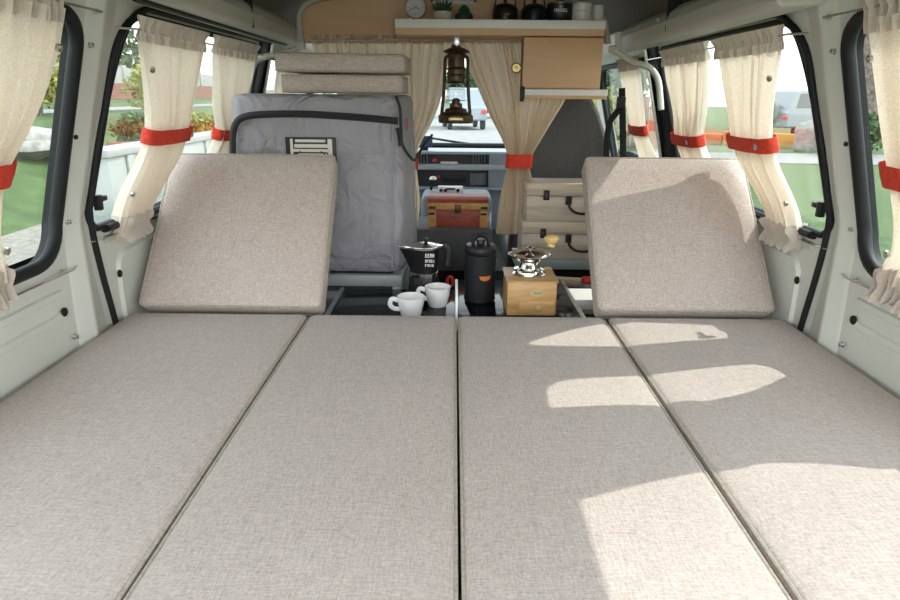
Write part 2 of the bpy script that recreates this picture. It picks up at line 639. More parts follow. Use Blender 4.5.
xs = [-0.70 + 1.4 * i / 40 for i in range(41)]
mb = MB()
mb.grid([[V((x, y, zr(x))) for x in xs] for y in (-0.10, 0.8, 1.6, 2.4, 3.45)])
for f in mb.bm.faces:
    f.normal_update()
    if f.normal.z > 0:
        f.normal_flip()
ceiling = struct(mb.build('ceiling', 'headliner', solid=0.04, fixn=False), 'dark grey curved roof lining of the van', 'ceiling')
floor = struct(MB().bb((-0.86, -0.10, -0.05), (0.86, 3.78, 0.0)).build('floor', 'floor', smooth=False), 'dark van floor', 'floor')

# long trim boxes under the roof edge
for k, s in enumerate((-1, 1)):
    dzt = -0.010 if s > 0 else 0.0
    prof = [(0.675, 1.252), (0.612, 1.246), (0.586, 1.226), (0.578, 1.205), (0.581, 1.172), (0.592, 1.160), (0.676, 1.166)]
    mb = MB()
    y0, y1 = (1.315, 2.50)
    mb.prism(prof, lambda p: V((s * p[0], y0, p[1] + dzt)), lambda p: V((s * p[0], y1, p[1] - 0.004 + dzt)))
    o = mb.build('trim_%d' % (k + 1), 'paint_trim', smooth=False, bevel=0.006)
    struct(o, 'long pale trim box under the roof edge', 'trim')
    MB().tube([V((s * 0.615, y, 1.158)) for y in (1.33, 1.9, 2.48)], 0.006, seg=6).build('edge_slot', 'rubber', o)
    MB().bb((s * 0.60 - 0.021, 1.975, 1.166), (s * 0.60 + 0.021, 1.979, 1.249)).build('joint_line', 'rubber', o)
    M = Matrix.Rotation(-s * PI / 2, 3, 'Y')
    MB().lathe([(0.007, 0), (0.007, 0.002), (0.003, 0.004)], V((s * 0.581, 2.06, 1.205)), 12, M).build('screw_cap', 'paint', o)
    o2 = MB().bb((s * 0.615 - 0.045, 2.54, 1.150), (s * 0.615 + 0.045, 3.42, 1.215)).build('trim_%d' % (k + 3), 'white', smooth=False, bevel=0.01)
    struct(o2, 'white trim along the cab roof edge', 'trim')

br = MB()
br.bb((0.545, 1.86, 1.243), (0.551, 1.905, 1.30))
o = br.build('ceiling_bracket', 'pipe', smooth=False)
tag(o, 'small pale metal bracket with holes under the roof above the right trim', 'bracket')
for yy in (1.872, 1.893):
    MB().lathe([(0.005, 0), (0.005, 0.001)], V((0.5448, yy, 1.262)), 10, Matrix.Rotation(-PI / 2, 3, 'Y')).build('screw_hole', 'rubber', o)

# front wall below the windscreen, windscreen
fw = MB().bb((-0.84, 3.72, 0.0), (0.84, 3.77, 0.70)).build('wall_front', 'paint', smooth=False)
struct(fw, 'front bulkhead of the cab below the windscreen', 'wall')
wsh = [(-0.74, 0), (0.74, 0), (0.66, 1), (-0.66, 1)]
ws = MB().prism(wsh, lambda p: V((p[0], 3.74 - 0.29 * p[1], 0.72 + 0.50 * p[1])), lambda p: V((p[0], 3.745 - 0.29 * p[1], 0.725 + 0.50 * p[1]))).build('window_7', 'glass', smooth=False)
struct(ws, 'windscreen of the van', 'window')
MB().tube([V((p[0], 3.735 - 0.29 * p[1], 0.72 + 0.50 * p[1])) for p in wsh], 0.016, seg=8, closed=True).build('rubber_gasket', 'rubber', ws)
for k, (a, b) in enumerate(((P(508, 151, 3.74), P(446, 141, 3.72)), (P(566, 146, 3.74), P(494, 149, 3.73)))):
    a = a + V((0, 0.055 + 0.03 * k, 0)); b = b + V((0, 0.045 + 0.03 * k, 0.0))
    w_ = thing('windscreen_wiper', ('black wiper arm rising to the left outside the windscreen', 'black wiper arm lying low on the right outside the windscreen')[k], 'wiper', a)
    MB().tube([a, a.lerp(b, 0.5) + V((0, 0.012, 0.004)), b], 0.0045, seg=6).build('arm', 'black_plastic', w_)
    d = (b - a).normalized()
    MB().tube([b - d * 0.16, b + d * 0.14], 0.006, seg=6).build('blade', 'rubber', w_)

# ------------------------------------------------------------------ the bed
def rr_ring(w, l, ins, z, r):
    q = max(0.004, r - ins)
    return [V((x, y, z)) for x, y in rrect(-w / 2 + ins, w / 2 - ins, -l / 2 + ins, l / 2 - ins, q, 6)]


def cushion(name, label, cat, w, l, t, loc, rot=(0, 0, 0), group=None, rc=0.02, crown=0.004):
    root = thing(name, label, cat, loc, rot, group)
    mb = MB()
    rings = [rr_ring(w, l, 0.02, 0.0, rc), rr_ring(w, l, 0.006, 0.002, rc), rr_ring(w, l, 0.001, 0.008, rc), rr_ring(w, l, 0.0, 0.02, rc), rr_ring(w, l, 0.0, t - 0.02, rc),
             rr_ring(w, l, 0.001, t - 0.009, rc), rr_ring(w, l, 0.005, t - 0.003, rc), rr_ring(w, l, 0.012, t, rc)]
    for k in range(1, 5):
        f = k / 4
        rings.append(rr_ring(w, l, 0.012 + (min(w, l) / 2 - 0.05) * f, t + crown * math.sin(f * PI / 2), rc))
    mb.grid(rings, closed_u=True, cap=True)
    mb.build('cover', 'linen', root, world=False, angle=50)
    for zz, nm in ((t - 0.0045, 'top_piping'), (0.0045, 'bottom_piping')):
        MB().tube(rr_ring(w, l, 0.0022, zz, rc), 0.0026, seg=6, closed=True).build(nm, 'piping', root, world=False)
    return root


TH = 0.055
y_far, y_near = 1.494, -0.06
L_ = y_far - y_near
yc = (y_far + y_near) / 2
bx = [(-0.792, -0.361), (-0.357, -0.002), (0.002, 0.356), (0.364, 0.792)]
blab = ['outermost left linen bed cushion, along the left wall', 'long linen bed cushion left of the middle seam, near the two white cups',
        'long linen bed cushion right of the middle seam, partly in sunlight', 'outermost right linen bed cushion, along the right wall, with sun patches']
for k, (a, b) in enumerate(bx):
    cushion('bed_cushion', blab[k], 'cushion', b - a, L_, TH, ((a + b) / 2, yc, BED - TH), group='linen bed cushions laid side by side')
plat = thing('bed_platform', 'low dark board base under the linen bed cushions', 'bed base', (0, yc, 0))
MB().bb((-0.795, y_near, 0.398), (0.795, y_far - 0.01, 0.4245)).build('board', 'console_grey', plat, smooth=False)
for s in (-1, 1):
    MB().bb((s * 0.58 - 0.20, y_near + 0.02, 0.001), (s * 0.58 + 0.20, y_far - 0.03, 0.3975)).build('bench_box', 'console_grey', plat, smooth=False)

# two cushions leaning back as backrests
lean = math.radians(48.5)
BL = 0.455
for s, xc, w, lab in ((-1, -0.556, 0.448, 'square linen cushion leaning back in front of the grey bag, left side'), (1, 0.559, 0.432, 'square linen cushion leaning back in front of the pale wooden boxes, right side')):
    # local y runs up the cushion; local z is its front face
    base = V((xc, 1.502, BED + 0.014))
    ydir = V((0, math.cos(lean), math.sin(lean)))
    zdir = V((0, -math.sin(lean), math.cos(lean)))
    ctr = base + ydir * (BL / 2) - zdir * TH
    cushion('backrest_cushion', lab, 'cushion', w, BL, TH, ctr, (lean, 0, 0), group='leaning backrest cushions', rc=0.016)

# ---------------------------------------------------------------- side walls' curtains
def curtain(label, group, rows, nrm, pleats, amp, header=(0, 1), hem=None, tie=None, tie_h=0.04, snaps=(), fabric='curtain', nu=90, seed=0, off_tie=0.0, snap_tie=None, wire_amp=0.013, head='curtain_header'):
    """rows: control rows (A, B) top to bottom; header/hem: row index ranges; tie: float row index"""
    rnd = random.Random(seed)
    nrm = V(nrm).normalized()
    A = [V(r[0]) for r in rows]
    B = [V(r[1]) for r in rows]
    SUB = 6
    pa = smooth_path(A, SUB)
    pb = smooth_path(B, SUB)
    root = thing('curtain', label, 'curtain', (pa[-1] + pb[-1]) / 2, group=group)
    ph = [rnd.uniform(0, 6.28) for _ in range(4)]
    wmax = max((a - b).length for a, b in zip(pa, pb))

    def surf(i0, i1, mult, am, nuu, pinch=None, scal=0):
        g = []
        for i in range(i0, i1 + 1):
            a, b = pa[i], pb[i]
            wid = (a - b).length
            squeeze = min(2.2, wmax / max(wid, 1e-3))
            row = []
            for j in range(nuu + 1):
                u = j / nuu
                uw = u + 0.018 * math.sin(u * PI * 2 * 2.3 + ph[0] + i * 0.02)
                q = 2 * PI * pleats * mult * uw
                d = math.sin(q + 0.9 * math.sin(q + ph[3]) + 0.5 * math.sin(q * 0.5 + ph[1]) + 0.01 * i) + 0.30 * math.sin(q * 2.3 + ph[2] + i * 0.03)
                aa = am * (0.75 + 0.25 * squeeze)
                if pinch is not None:
                    aa *= 0.55 + 0.45 * min(1, abs(i - pinch) / 2.0)
                edge = min(1, u / 0.03, (1 - u) / 0.03)
                p = a.lerp(b, u) + nrm * (d * aa * (0.4 + 0.6 * edge))
                if scal and i in (i0, i1) and i == scal:
                    p += V((0, 0, 0.006 * math.sin(q * 1.3 + ph[3])))
                row.append(p)
            g.append(row)
        return g
    h1 = header[1] * SUB
    last = len(pa) - 1
    e1 = hem * SUB if hem is not None else last
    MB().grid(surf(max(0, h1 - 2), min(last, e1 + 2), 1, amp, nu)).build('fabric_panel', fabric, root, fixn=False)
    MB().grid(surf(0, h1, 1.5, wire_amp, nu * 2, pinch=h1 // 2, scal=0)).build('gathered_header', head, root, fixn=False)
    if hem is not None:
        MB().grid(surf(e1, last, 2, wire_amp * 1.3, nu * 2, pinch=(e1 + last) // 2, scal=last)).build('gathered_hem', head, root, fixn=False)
    if tie is not None:
        i = int(round(tie * SUB))
        a, b = pa[i], pb[i]
        upv = ((pa[max(i - 2, 0)] + pb[max(i - 2, 0)]) - (pa[min(i + 2, last)] + pb[min(i + 2, last)])).normalized()
        c = (a + b) / 2 + nrm * off_tie
        ax = (b - a) / 2
        hw = ax.length + 0.007
        ax.normalize()
        dep = amp * 1.6 + 0.004
        rings = []
        for (ex, hh) in ((0, -0.5), (0.0015, -0.5), (0.0025, 0), (0.0015, 0.5), (0, 0.5)):
            ring = []
            for k in range(40):
                t = 2 * PI * k / 40
                cs, sn = math.cos(t), math.sin(t)
                q = 2 / 3.2
                x = math.copysign(abs(cs) ** q, cs) * (hw + ex)
                y = math.copysign(abs(sn) ** q, sn) * (dep + ex)
                ring.append(c + ax * x + nrm * (y + 0.0012 * math.sin(9 * t)) + upv * (hh * tie_h))
            rings.append(ring)
        tb = MB().grid(rings, closed_u=True).build('tieback', 'red_band', root)
        if snap_tie is not None:
            p = c + ax * (hw * snap_tie) + nrm * (dep + 0.002)
            M = nrm.to_track_quat('Z', 'Y').to_matrix()
            MB().lathe([(0.0075, 0), (0.0075, 0.002), (0.0035, 0.004), (0.0015, 0.0045)], p, 14, M).build('snap', 'steel', tb)
    for (fi, u) in snaps:
        i = int(round(fi * SUB))
        p = pa[i].lerp(pb[i], u) + nrm * (amp * 1.2)
        M = nrm.to_track_quat('Z', 'Y').to_matrix()
        MB().lathe([(0.007, -0.004), (0.007, 0.001), (0.003, 0.003)], p, 12, M).build('snap_button', 'steel', root)
    return root


OFF = 0.040
SIDE = 'cream side window curtains'


def side_rows(s, spec):
    dz = -0.007 if s > 0 else 0.0
    return [(W(s, y0, z + dz, o_), W(s, y1, z + dz, o_)) for z, y0, y1 in spec for o_ in (OFF - 0.020 * min(1, max(0, (0.86 - z) / 0.14)),)]


c2 = [(1.140, 1.440, 1.800), (1.092, 1.452, 1.796), (1.040, 1.488, 1.792), (0.960, 1.535, 1.784), (0.892, 1.556, 1.780), (0.835, 1.542, 1.758), (0.765, 1.515, 1.728), (0.712, 1.495, 1.705), (0.662, 1.485, 1.690)]
c1 = [(1.140, 1.868, 2.255), (1.092, 1.872, 2.255), (1.040, 1.90, 2.262), (0.950, 1.965, 2.275), (0.870, 2.030, 2.290), (0.800, 2.000, 2.260), (0.740, 1.950, 2.230), (0.700, 1.935, 2.215), (0.648, 1.930, 2.200)]
c1l = [(z, a, b - 0.05 if 0.8 < z < 1.0 else b) for z, a, b in c1]
c1 = [(z, a, b - 0.03 if 0.8 < z < 1.0 else b) for z, a, b in c1]
c0 = [(1.140, 2.56, 2.86), (1.095, 2.56, 2.85), (1.040, 2.57, 2.85), (0.950, 2.60, 2.84), (0.870, 2.63, 2.83), (0.800, 2.61, 2.84), (0.740, 2.57, 2.85), (0.700, 2.56, 2.86), (0.650, 2.56, 2.87)]
crR = [(1.160, 0.870, 1.160), (1.100, 0.885, 1.155), (1.040, 0.900, 1.150), (0.950, 0.920, 1.140), (0.878, 0.930, 1.128), (0.800, 0.915, 1.138), (0.740, 0.890, 1.165), (0.700, 0.875, 1.185), (0.640, 0.870, 1.198)]
crL = [(1.160, 0.800, 1.170), (1.100, 0.810, 1.166), (1.040, 0.820, 1.158), (0.950, 0.840, 1.120), (0.868, 0.850, 1.052), (0.800, 0.845, 1.065), (0.740, 0.830, 1.092), (0.700, 0.820, 1.100), (0.640, 0.810, 1.098)]
for s, side, tc1, trr in ((-1, 'left', c1l, crL), (1, 'right', c1, crR)):
    n = V((-s, 0, -0.26))
    curtain('cream curtain on the %s side beside the pillar, in the large middle window' % side, SIDE, side_rows(s, [(z, a, b - (0.06 if z < 0.72 else 0.03 if z < 0.77 else 0)) for z, a, b in c2]), n, 11, 0.0125, hem=7, tie=4, tie_h=0.036, snaps=((2, 0.03), (6.0, 0.04)), seed=3 + s, snap_tie=0.72 if s < 0 else -0.72)
    curtain('cream curtain at the front end of the %s middle window, %s' % (side, 'beside the grey bag' if s < 0 else 'next to the grab pipe'), SIDE, side_rows(s, tc1), n, 10, 0.0125, hem=7, tie=4, tie_h=0.036, seed=13 + s, snap_tie=-0.6 if s > 0 else None)
    if s > 0:
        curtain('narrow cream curtain in the %s cab window, beyond the grab pipe' % side, SIDE, side_rows(s, c0), n, 8, 0.009, hem=7, tie=4, seed=23 + s)
    else:
        curtain('narrow cream curtain in the left cab window, behind the stacked cushions', SIDE, side_rows(s, c0), n, 8, 0.009, hem=7, tie=4, seed=23 + s)
    curtain('cream curtain at the %s edge of the photo in the rear side window' % side, SIDE, side_rows(s, trr), n, 9, 0.0135, hem=7, tie=4, tie_h=0.040, snaps=((1.6, 0.93), (6.2, 0.95)), seed=33 + s)
    for nm, ys, z in (('middle', (1.395, 2.45), 1.113), ('rear', (0.16, 1.315), 1.130), ('middle', (1.395, 2.45), 0.676), ('rear', (0.16, 1.322), 0.640)):
        wr = MB().tube([W(s, y, z, (OFF if z > 1 else 0.016) + (0 if 0 < i < 4 else (-0.028 if z > 1 else -0.010))) for i, y in enumerate((ys[0], ys[0] + 0.03, (ys[0] + ys[1]) / 2, ys[1] - 0.03, ys[1]))], 0.0022, seg=6).build('curtain_wire', 'steel')
        tag(wr, 'thin steel curtain wire %s the %s %s side window' % ('above' if z > 1 else 'below', side, nm), 'curtain wire', 'steel curtain wires')

# ---------------------------------------------------------------- partition
YP = 2.50
arch = [(303, 48), (299, 24), (300, 12), (306, 4), (318, -1), (340, -5), (380, -9), (450, -11), (520, -8), (560, -3), (582, 3), (597, 12), (605, 24), (608, 44)]
ap = smooth_path([P(a, b, YP) for a, b in arch], 5)
tag(MB().tube(ap, 0.011, seg=10).build('roof_hoop', 'pipe'), 'pale tubular hoop under the roof framing the plywood panel', 'hoop')
inner = [P(a, b, YP + 0.02) for a, b in arch]
cz_ = V((0, YP + 0.02, 1.24))
poly = [cz_ + (p - cz_) * 0.985 for p in inner]
poly = [V((p.x, p.y, max(p.z, 1.165))) for p in poly]
pbd = MB().prism(poly, lambda p: p, lambda p: p + V((0, 0.012, 0))).build('partition_panel', 'plywood', smooth=False)
tag(pbd, 'tan plywood panel under the roof behind the shelf', 'panel')

# rod
ra, rb = P(309, 40, YP - 0.025), P(577, 40, YP - 0.025)
tag(MB().tube([ra, rb], 0.004, seg=8).build('curtain_rod', 'pale_wood'), 'slim curtain rod under the plywood panel across the cab opening', 'curtain rod')
PART = 'beige partition curtains'
yq = YP - 0.02


def prow(spec, y=yq):
    return [(P(a, py, y), P(b, py, y)) for py, a, b in spec]


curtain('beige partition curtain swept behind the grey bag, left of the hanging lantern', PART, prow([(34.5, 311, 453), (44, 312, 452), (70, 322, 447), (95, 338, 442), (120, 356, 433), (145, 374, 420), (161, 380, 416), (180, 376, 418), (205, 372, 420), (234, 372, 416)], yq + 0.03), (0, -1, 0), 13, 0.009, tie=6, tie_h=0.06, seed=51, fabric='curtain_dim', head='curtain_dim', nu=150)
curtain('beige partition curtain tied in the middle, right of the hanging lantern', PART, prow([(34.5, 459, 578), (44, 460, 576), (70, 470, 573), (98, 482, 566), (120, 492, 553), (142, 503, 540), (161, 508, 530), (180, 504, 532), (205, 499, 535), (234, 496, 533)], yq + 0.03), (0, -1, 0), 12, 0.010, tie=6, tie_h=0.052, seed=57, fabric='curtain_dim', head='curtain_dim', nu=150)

# shelf
ysf, ysb = 2.33, 2.508
s0 = P(395, 19, ysf); s1 = P(606, 19, ysf)
ztp = s0.z
zbt = P(395, 34, ysf).z
shelf = thing('wall_shelf', 'long shelf with a pale front edge on the plywood panel', 'shelf', ((s0.x + s1.x) / 2, ysb, zbt))
MB().bb((s0.x, ysf + 0.006, zbt), (s1.x, ysb, ztp), 0.002).build('board', 'plywood', shelf)
zeb = P(395, 27.5, ysf).z
MB().bb((s0.x - 0.001, ysf, zeb), (s1.x + 0.001, ysf + 0.0055, ztp + 0.001), 0.0015).build('front_edge', 'white', shelf)
MB().bb((s0.x + 0.003, ysf + 0.002, zbt - 0.001), (s1.x - 0.003, ysf + 0.0056, zeb - 0.0005)).build('lower_lip', 'plywood', shelf)

# cabinet under the shelf (flap door, ledge, knob)
yc0 = 2.36
ca = P(524, 38, yc0); cb_ = P(602, 88, yc0)
xa, xb = ca.x, P(602, 60, yc0).x
zt_, zb_ = zbt - 0.002, P(560, 89, yc0).z
cab = thing('hanging_cabinet', 'small plywood cabinet hanging under the right half of the shelf', 'cabinet', ((xa + xb) / 2, yc0 + 0.06, zb_))
MB().bb((xa + 0.003, yc0 + 0.012, zb_), (xb - 0.003, 2.452, zt_), 0.001).build('body', 'plywood', cab)
dr = MB().bb((xa, yc0, zb_ + 0.002), (xb, yc0 + 0.0115, zt_ - 0.004), 0.002).build('door', 'plywood', cab)
MB().bb((xa - 0.006, yc0 - 0.001, zb_ + 0.006), (xa - 0.0008, yc0 + 0.012, zt_ - 0.006), 0.001).build('side_strip', 'fence_wood', cab)
kp = P(517, 68, yc0 + 0.005)
kn = MB()
Mx = Matrix.Rotation(PI / 2, 3, 'X')
kn.lathe([(0.017, 0), (0.018, 0.005), (0.013, 0.010), (0.007, 0.010), (0.006, 0.014), (0.001, 0.015)], V((xa - 0.022, yc0 + 0.012, kp.z)), 20, Mx)
kn.box((xa - 0.010, yc0 + 0.006, kp.z), (0.018, 0.005, 0.008))
kn.build('round_catch', 'brass', cab)
yl = 2.345
la, lb = P(525, 89.5, yl), P(607, 99.5, yl)
lg = MB().bb((la.x, yl, lb.z), (lb.x, 2.452, zb_ - 0.0008), 0.002).build('ledge', 'plywood', cab)
MB().bb((la.x - 0.0005, yl - 0.004, lb.z + 0.012), (lb.x + 0.0005, yl - 0.0005, zb_ - 0.0015), 0.001).build('ledge_edge', 'white', lg)
hp = P(521, 94, yl)
MB().box((la.x - 0.009, yl + 0.01, hp.z), (0.014, 0.018, 0.05), 0.003).build('strap_catch', 'black_plastic', cab)

# things on the shelf
YS = 2.405
zs = ztp + 0.0022


def sx(px, py=15):
    return P(px, py, YS).x


# clock
cr = 0.037
cx_ = sx(416)
ck = thing('table_clock', 'round silver clock at the left end of the shelf', 'clock', (cx_, YS, zs))
cc = V((cx_, YS, zs + cr + 0.004))
MB().lathe([(0.001, -0.012), (cr * 0.9, -0.012), (cr, -0.006), (cr, 0.014), (cr * 0.94, 0.018), (cr * 0.88, 0.015), (cr * 0.88, 0.010)], cc, 40, Mx, cap=False).build('case', 'steel', ck)
fc = MB().lathe([(cr * 0.88, 0.010), (cr * 0.88, 0.0115)], cc, 40, Mx).build('dial', 'clock_face', ck)
for k in range(12):
    a = k * PI / 6
    MB().box(cc + V((math.sin(a) * cr * 0.72, -0.0122, math.cos(a) * cr * 0.72)), (0.0016, 0.001, 0.006 if k % 3 else 0.008), rot=Matrix.Rotation(a, 3, 'Y')).build('hour_mark', 'grey_ink', fc)
for a, ln in ((1.9, 0.45), (4.3, 0.65)):
    d = V((math.sin(a), 0, math.cos(a)))
    MB().box(cc + d * cr * ln * 0.5 + V((0, -0.0132, 0)), (0.0018, 0.001, cr * ln), rot=Matrix.Rotation(a, 3, 'Y')).build('clock_hand', 'black_plastic', fc)
for k in (-1, 1):
    MB().tube([cc + V((k * 0.018, 0, -cr * 0.8)), V((cx_ + k * 0.022, YS, zs))], 0.003, seg=6).build('foot', 'steel', ck)

# plants
px_ = sx(443)
pt = thing('potted_succulent', 'spiky dark succulent in a pale round pot on the shelf', 'plant', (px_, YS, zs))
MB().lathe([(0.022, 0), (0.029, 0.006), (0.033, 0.018), (0.031, 0.028), (0.027, 0.030), (0.027, 0.026), (0.001, 0.026)], (px_, YS, zs), 28).build('pot', 'pot_white', pt)
mb = MB()
for k in range(26):
    a = k * 2.399
    tl = 0.25 + 0.75 * (k / 26)
    ln = 0.034 + RND.uniform(0, 0.012)
    d = V((math.cos(a) * math.sin(tl * 1.2), math.sin(a) * math.sin(tl * 1.2), math.cos(tl * 1.2)))
    b0 = V((px_, YS, zs + 0.026)) + V((math.cos(a), math.sin(a), 0)) * 0.009 * tl
    mb.tube([b0, b0 + d * ln * 0.5, b0 + d * ln + V((0, 0, 0.006))], [0.0045, 0.0045, 0.0006], seg=6)
mb.build('rosette', 'succulent', pt)
px_ = sx(464)
pt = thing('potted_cactus', 'small round green cactus in a dark pot on the shelf', 'plant', (px_, YS, zs))
MB().lathe([(0.022, 0), (0.030, 0.006), (0.031, 0.016), (0.026, 0.024), (0.022, 0.022), (0.001, 0.022)], (px_, YS, zs), 28).build('pot', 'pot_dark', pt)
mb = MB()
rows = []
for i in range(9):
    t = i / 8 * PI * 0.5
    rows.append([V((px_, YS, zs + 0.0215 + 0.030 * math.sin(t))) + V((math.cos(a), math.sin(a), 0)) * max(0.0005, 0.019 * math.cos(t)) * (1 + 0.10 * math.cos(10 * a)) for a in [2 * PI * k / 60 for k in range(60)]])
mb.grid(rows, closed_u=True, cap=True)
mb.build('cactus_body', 'succulent_b', pt)


def kettle(px, label, dip):
    x = sx(px)
    o = thing('lidded_pot', label, 'pot', (x, YS, zs), group='black lidded pots with bail handles')
    MB().lathe([(0.001, 0), (0.039, 0), (0.043, 0.004), (0.0435, 0.034), (0.041, 0.042), (0.035, 0.046), (0.033, 0.047)], (x, YS, zs), 32).build('pot_body', 'enamel_black', o)
    ld = MB().lathe([(0.034, 0.0475), (0.032, 0.051), (0.014, 0.057), (0.001, 0.058)], (x, YS, zs), 32).build('lid', 'enamel_black', o)
    MB().lathe([(0.004, 0.058), (0.007, 0.063), (0.006, 0.069), (0.001, 0.070)], (x, YS, zs), 16).build('lid_knob', 'black_plastic', ld)
    pts = [V((x + 0.036 * math.cos(t), YS, zs + 0.040 + 0.062 * math.sin(t))) for t in [PI * k / 14 for k in range(15)]]
    MB().tube(pts, 0.0024, seg=6).build('bail_handle', 'black_plastic', o)
    if dip:
        MB().box((x + 0.004, YS - 0.0435, zs + 0.020), (0.022, 0.002, 0.008), 0.001).build('emblem', 'bronze', o)


kettle(505, 'black lidded pot with a small bronze emblem, left of the two on the shelf', True)
kettle(534, 'plain black lidded pot on the shelf beside the black mug', False)


def strokes(parent, name, cx, y, z, n, w, h, gap, m, seed, ycurve=None):
    r = random.Random(seed)
    mb = MB()
    for k in range(n):
        x = cx + (k - (n - 1) / 2) * (w + gap)
        yy = y(x) if callable(y) else y
        mb.box((x - w * 0.35, yy, z), (w * 0.28, 0.0012, h))
        if r.random() < 0.8:
            mb.box((x, yy, z + h * 0.38), (w * 0.7, 0.0012, h * 0.2))
        if r.random() < 0.6:
            mb.box((x, yy, z), (w * 0.6, 0.0012, h * 0.18))
        if r.random() < 0.6:
            mb.box((x, yy, z - h * 0.40), (w * 0.7, 0.0012, h * 0.2))
        if r.random() < 0.6:
            mb.box((x + w * 0.35, yy, z), (w * 0.26, 0.0012, h))
    o = mb.build(name, m, parent, smooth=False)
    return o


def mug(px, r, h, m, rim, label, cap_, ink, yo=0.0, handle=1):
    x = sx(px)
    y = YS + yo
    o = thing('enamel_mug', label, 'mug', (x, y, zs), group='enamel mugs on the shelf')
    MB().lathe([(0.001, 0), (r * 0.93, 0), (r, 0.004), (r, h - 0.002), (r * 0.93, h - 0.003), (r * 0.92, 0.006), (0.001, 0.005)], (x, y, zs), 36, cap=False).build('mug_body', m, o)
    MB().tube([V((x + r * math.cos(t), y + r * math.sin(t), zs + h)) for t in [2 * PI * k / 36 for k in range(36)]], 0.0018, seg=6, closed=True).build('rim', rim, o)
    pts = [V((x + handle * (r * 0.75), y + r * 0.66, zs + h * 0.8)), V((x + handle * (r * 0.95), y + r * 1.0, zs + h * 0.8)), V((x + handle * (r * 1.0), y + r * 1.15, zs + h * 0.5)), V((x + handle * (r * 0.95), y + r * 1.0, zs + h * 0.22)), V((x + handle * (r * 0.75), y + r * 0.66, zs + h * 0.2))]
    MB().tube(smooth_path(pts, 4), 0.003, seg=6).build('handle', m, o)
    if ink:
        strokes(o, 'lettering', x + ink[2], lambda xx: y - math.sqrt(max(1e-6, r * r - (xx - x) ** 2)) - 0.0004, zs + h * ink[3], ink[0], ink[1], ink[4], 0.0014, ink[5], 8)


mug(560, 0.045, 0.056, 'enamel_black', 'steel', 'black enamel mug with white lettering on the shelf', 0, (8, 0.0042, -0.004, 0.58, 0.010, 'white_ink'), handle=-1)
mug(580.5, 0.0335, 0.054, 'enamel_white', 'enamel_white', 'white enamel mug with a line of dark lettering on the shelf', 0, (8, 0.0034, -0.006, 0.56, 0.004, 'grey_ink'), yo=-0.022, handle=-1)
mug(598, 0.022, 0.052, 'enamel_white', 'enamel_white', 'small plain white mug at the right end of the shelf', 0, None, yo=0.01, handle=1)

# pale bottom edge of a frame above the plants
fr = thing('picture_frame', 'white-edged frame on the plywood above the plants, cut by the photo edge', 'frame', P(452, -10, YP + 0.008))
f0, f1 = P(433, 4, YP + 0.008), P(474, 4, YP + 0.008)
zc = zr(0.05) - 0.03
MB().bb((f0.x, YP + 0.008, f0.z + 0.010), (f1.x, YP + 0.017, f0.z + 0.055)).build('picture', 'clock_face', fr, smooth=False)
MB().bb((f0.x - 0.008, YP + 0.004, f0.z), (f1.x + 0.006, YP + 0.017, f0.z + 0.0095), 0.001).build('bottom_rail', 'enamel_white', fr)
for xx in (f0.x - 0.004, f1.x + 0.004):
    MB().bb((xx - 0.005, YP + 0.003, f0.z + 0.006), (xx + 0.005, YP + 0.0035, f0.z + 0.05)).build('side_rail', 'fence_wood', fr, smooth=False)

# ---------------------------------------------------------------- lantern
YL = 2.375
zt = P(456, 46, YL).z
zb = P(456, 123, YL).z
lx = P(456, 100, YL).x
H = zt - zb
lt = thing('hurricane_lantern', 'old bronze hurricane lantern hanging under the shelf between the partition curtains', 'lantern', (lx, YL, zb))


def LZ(f):
    return zb + H * f


MB().lathe([(0.001, LZ(0)), (0.058, LZ(0)), (0.061, LZ(0.02)), (0.061, LZ(0.10)), (0.051, LZ(0.135)), (0.040, LZ(0.15)), (0.036, LZ(0.19)), (0.022, LZ(0.21)), (0.001, LZ(0.21))], (lx, YL, 0), 32, cap=False).build('fuel_tank', 'bronze', lt)
MB().lathe([(0.022, LZ(0.211)), (0.022, LZ(0.26)), (0.014, LZ(0.27)), (0.014, LZ(0.31)), (0.008, LZ(0.33)), (0.001, LZ(0.33))], (lx, YL, 0), 24, cap=False).build('burner', 'bronze', lt)
MB().lathe([(0.022, LZ(0.265)), (0.030, LZ(0.33)), (0.031, LZ(0.40)), (0.027, LZ(0.48)), (0.022, LZ(0.52))], (lx, YL, 0), 28, cap=False).build('glass_globe', 'lamp_glass', lt)
MB().lathe([(0.030, LZ(0.525)), (0.034, LZ(0.54)), (0.029, LZ(0.55)), (0.030, LZ(0.62)), (0.034, LZ(0.63)), (0.030, LZ(0.64)), (0.031, LZ(0.70)), (0.034, LZ(0.71)), (0.029, LZ(0.73)), (0.028, LZ(0.88)), (0.032, LZ(0.90)), (0.001, LZ(0.90))], (lx, YL, 0), 28, cap=False).build('chimney', 'bronze', lt)
MB().lathe([(0.030, LZ(0.902)), (0.047, LZ(0.925)), (0.042, LZ(0.945)), (0.014, LZ(0.99)), (0.001, LZ(1.0))], (lx, YL, 0), 28, cap=False).build('hood', 'bronze', lt)
for s in (-1, 1):
    MB().tube(smooth_path([V((lx + s * 0.050, YL, LZ(0.12))), V((lx + s * 0.044, YL, LZ(0.35))), V((lx + s * 0.040, YL, LZ(0.65))), V((lx + s * 0.038, YL, LZ(0.84))), V((lx + s * 0.026, YL, LZ(0.87)))], 5), 0.0058, seg=8).build('side_tube', 'bronze', lt)
for zz in (0.30, 0.45):
    MB().tube([V((lx + 0.034 * math.cos(t), YL + 0.034 * math.sin(t), LZ(zz))) for t in [2 * PI * k / 24 for k in range(24)]], 0.0012, seg=5, closed=True).build('globe_wire', 'bronze', lt)
MB().box((lx, YL - 0.0612, LZ(0.06)), (0.05, 0.002, 0.010), 0.001).build('tank_label', 'brass', lt)
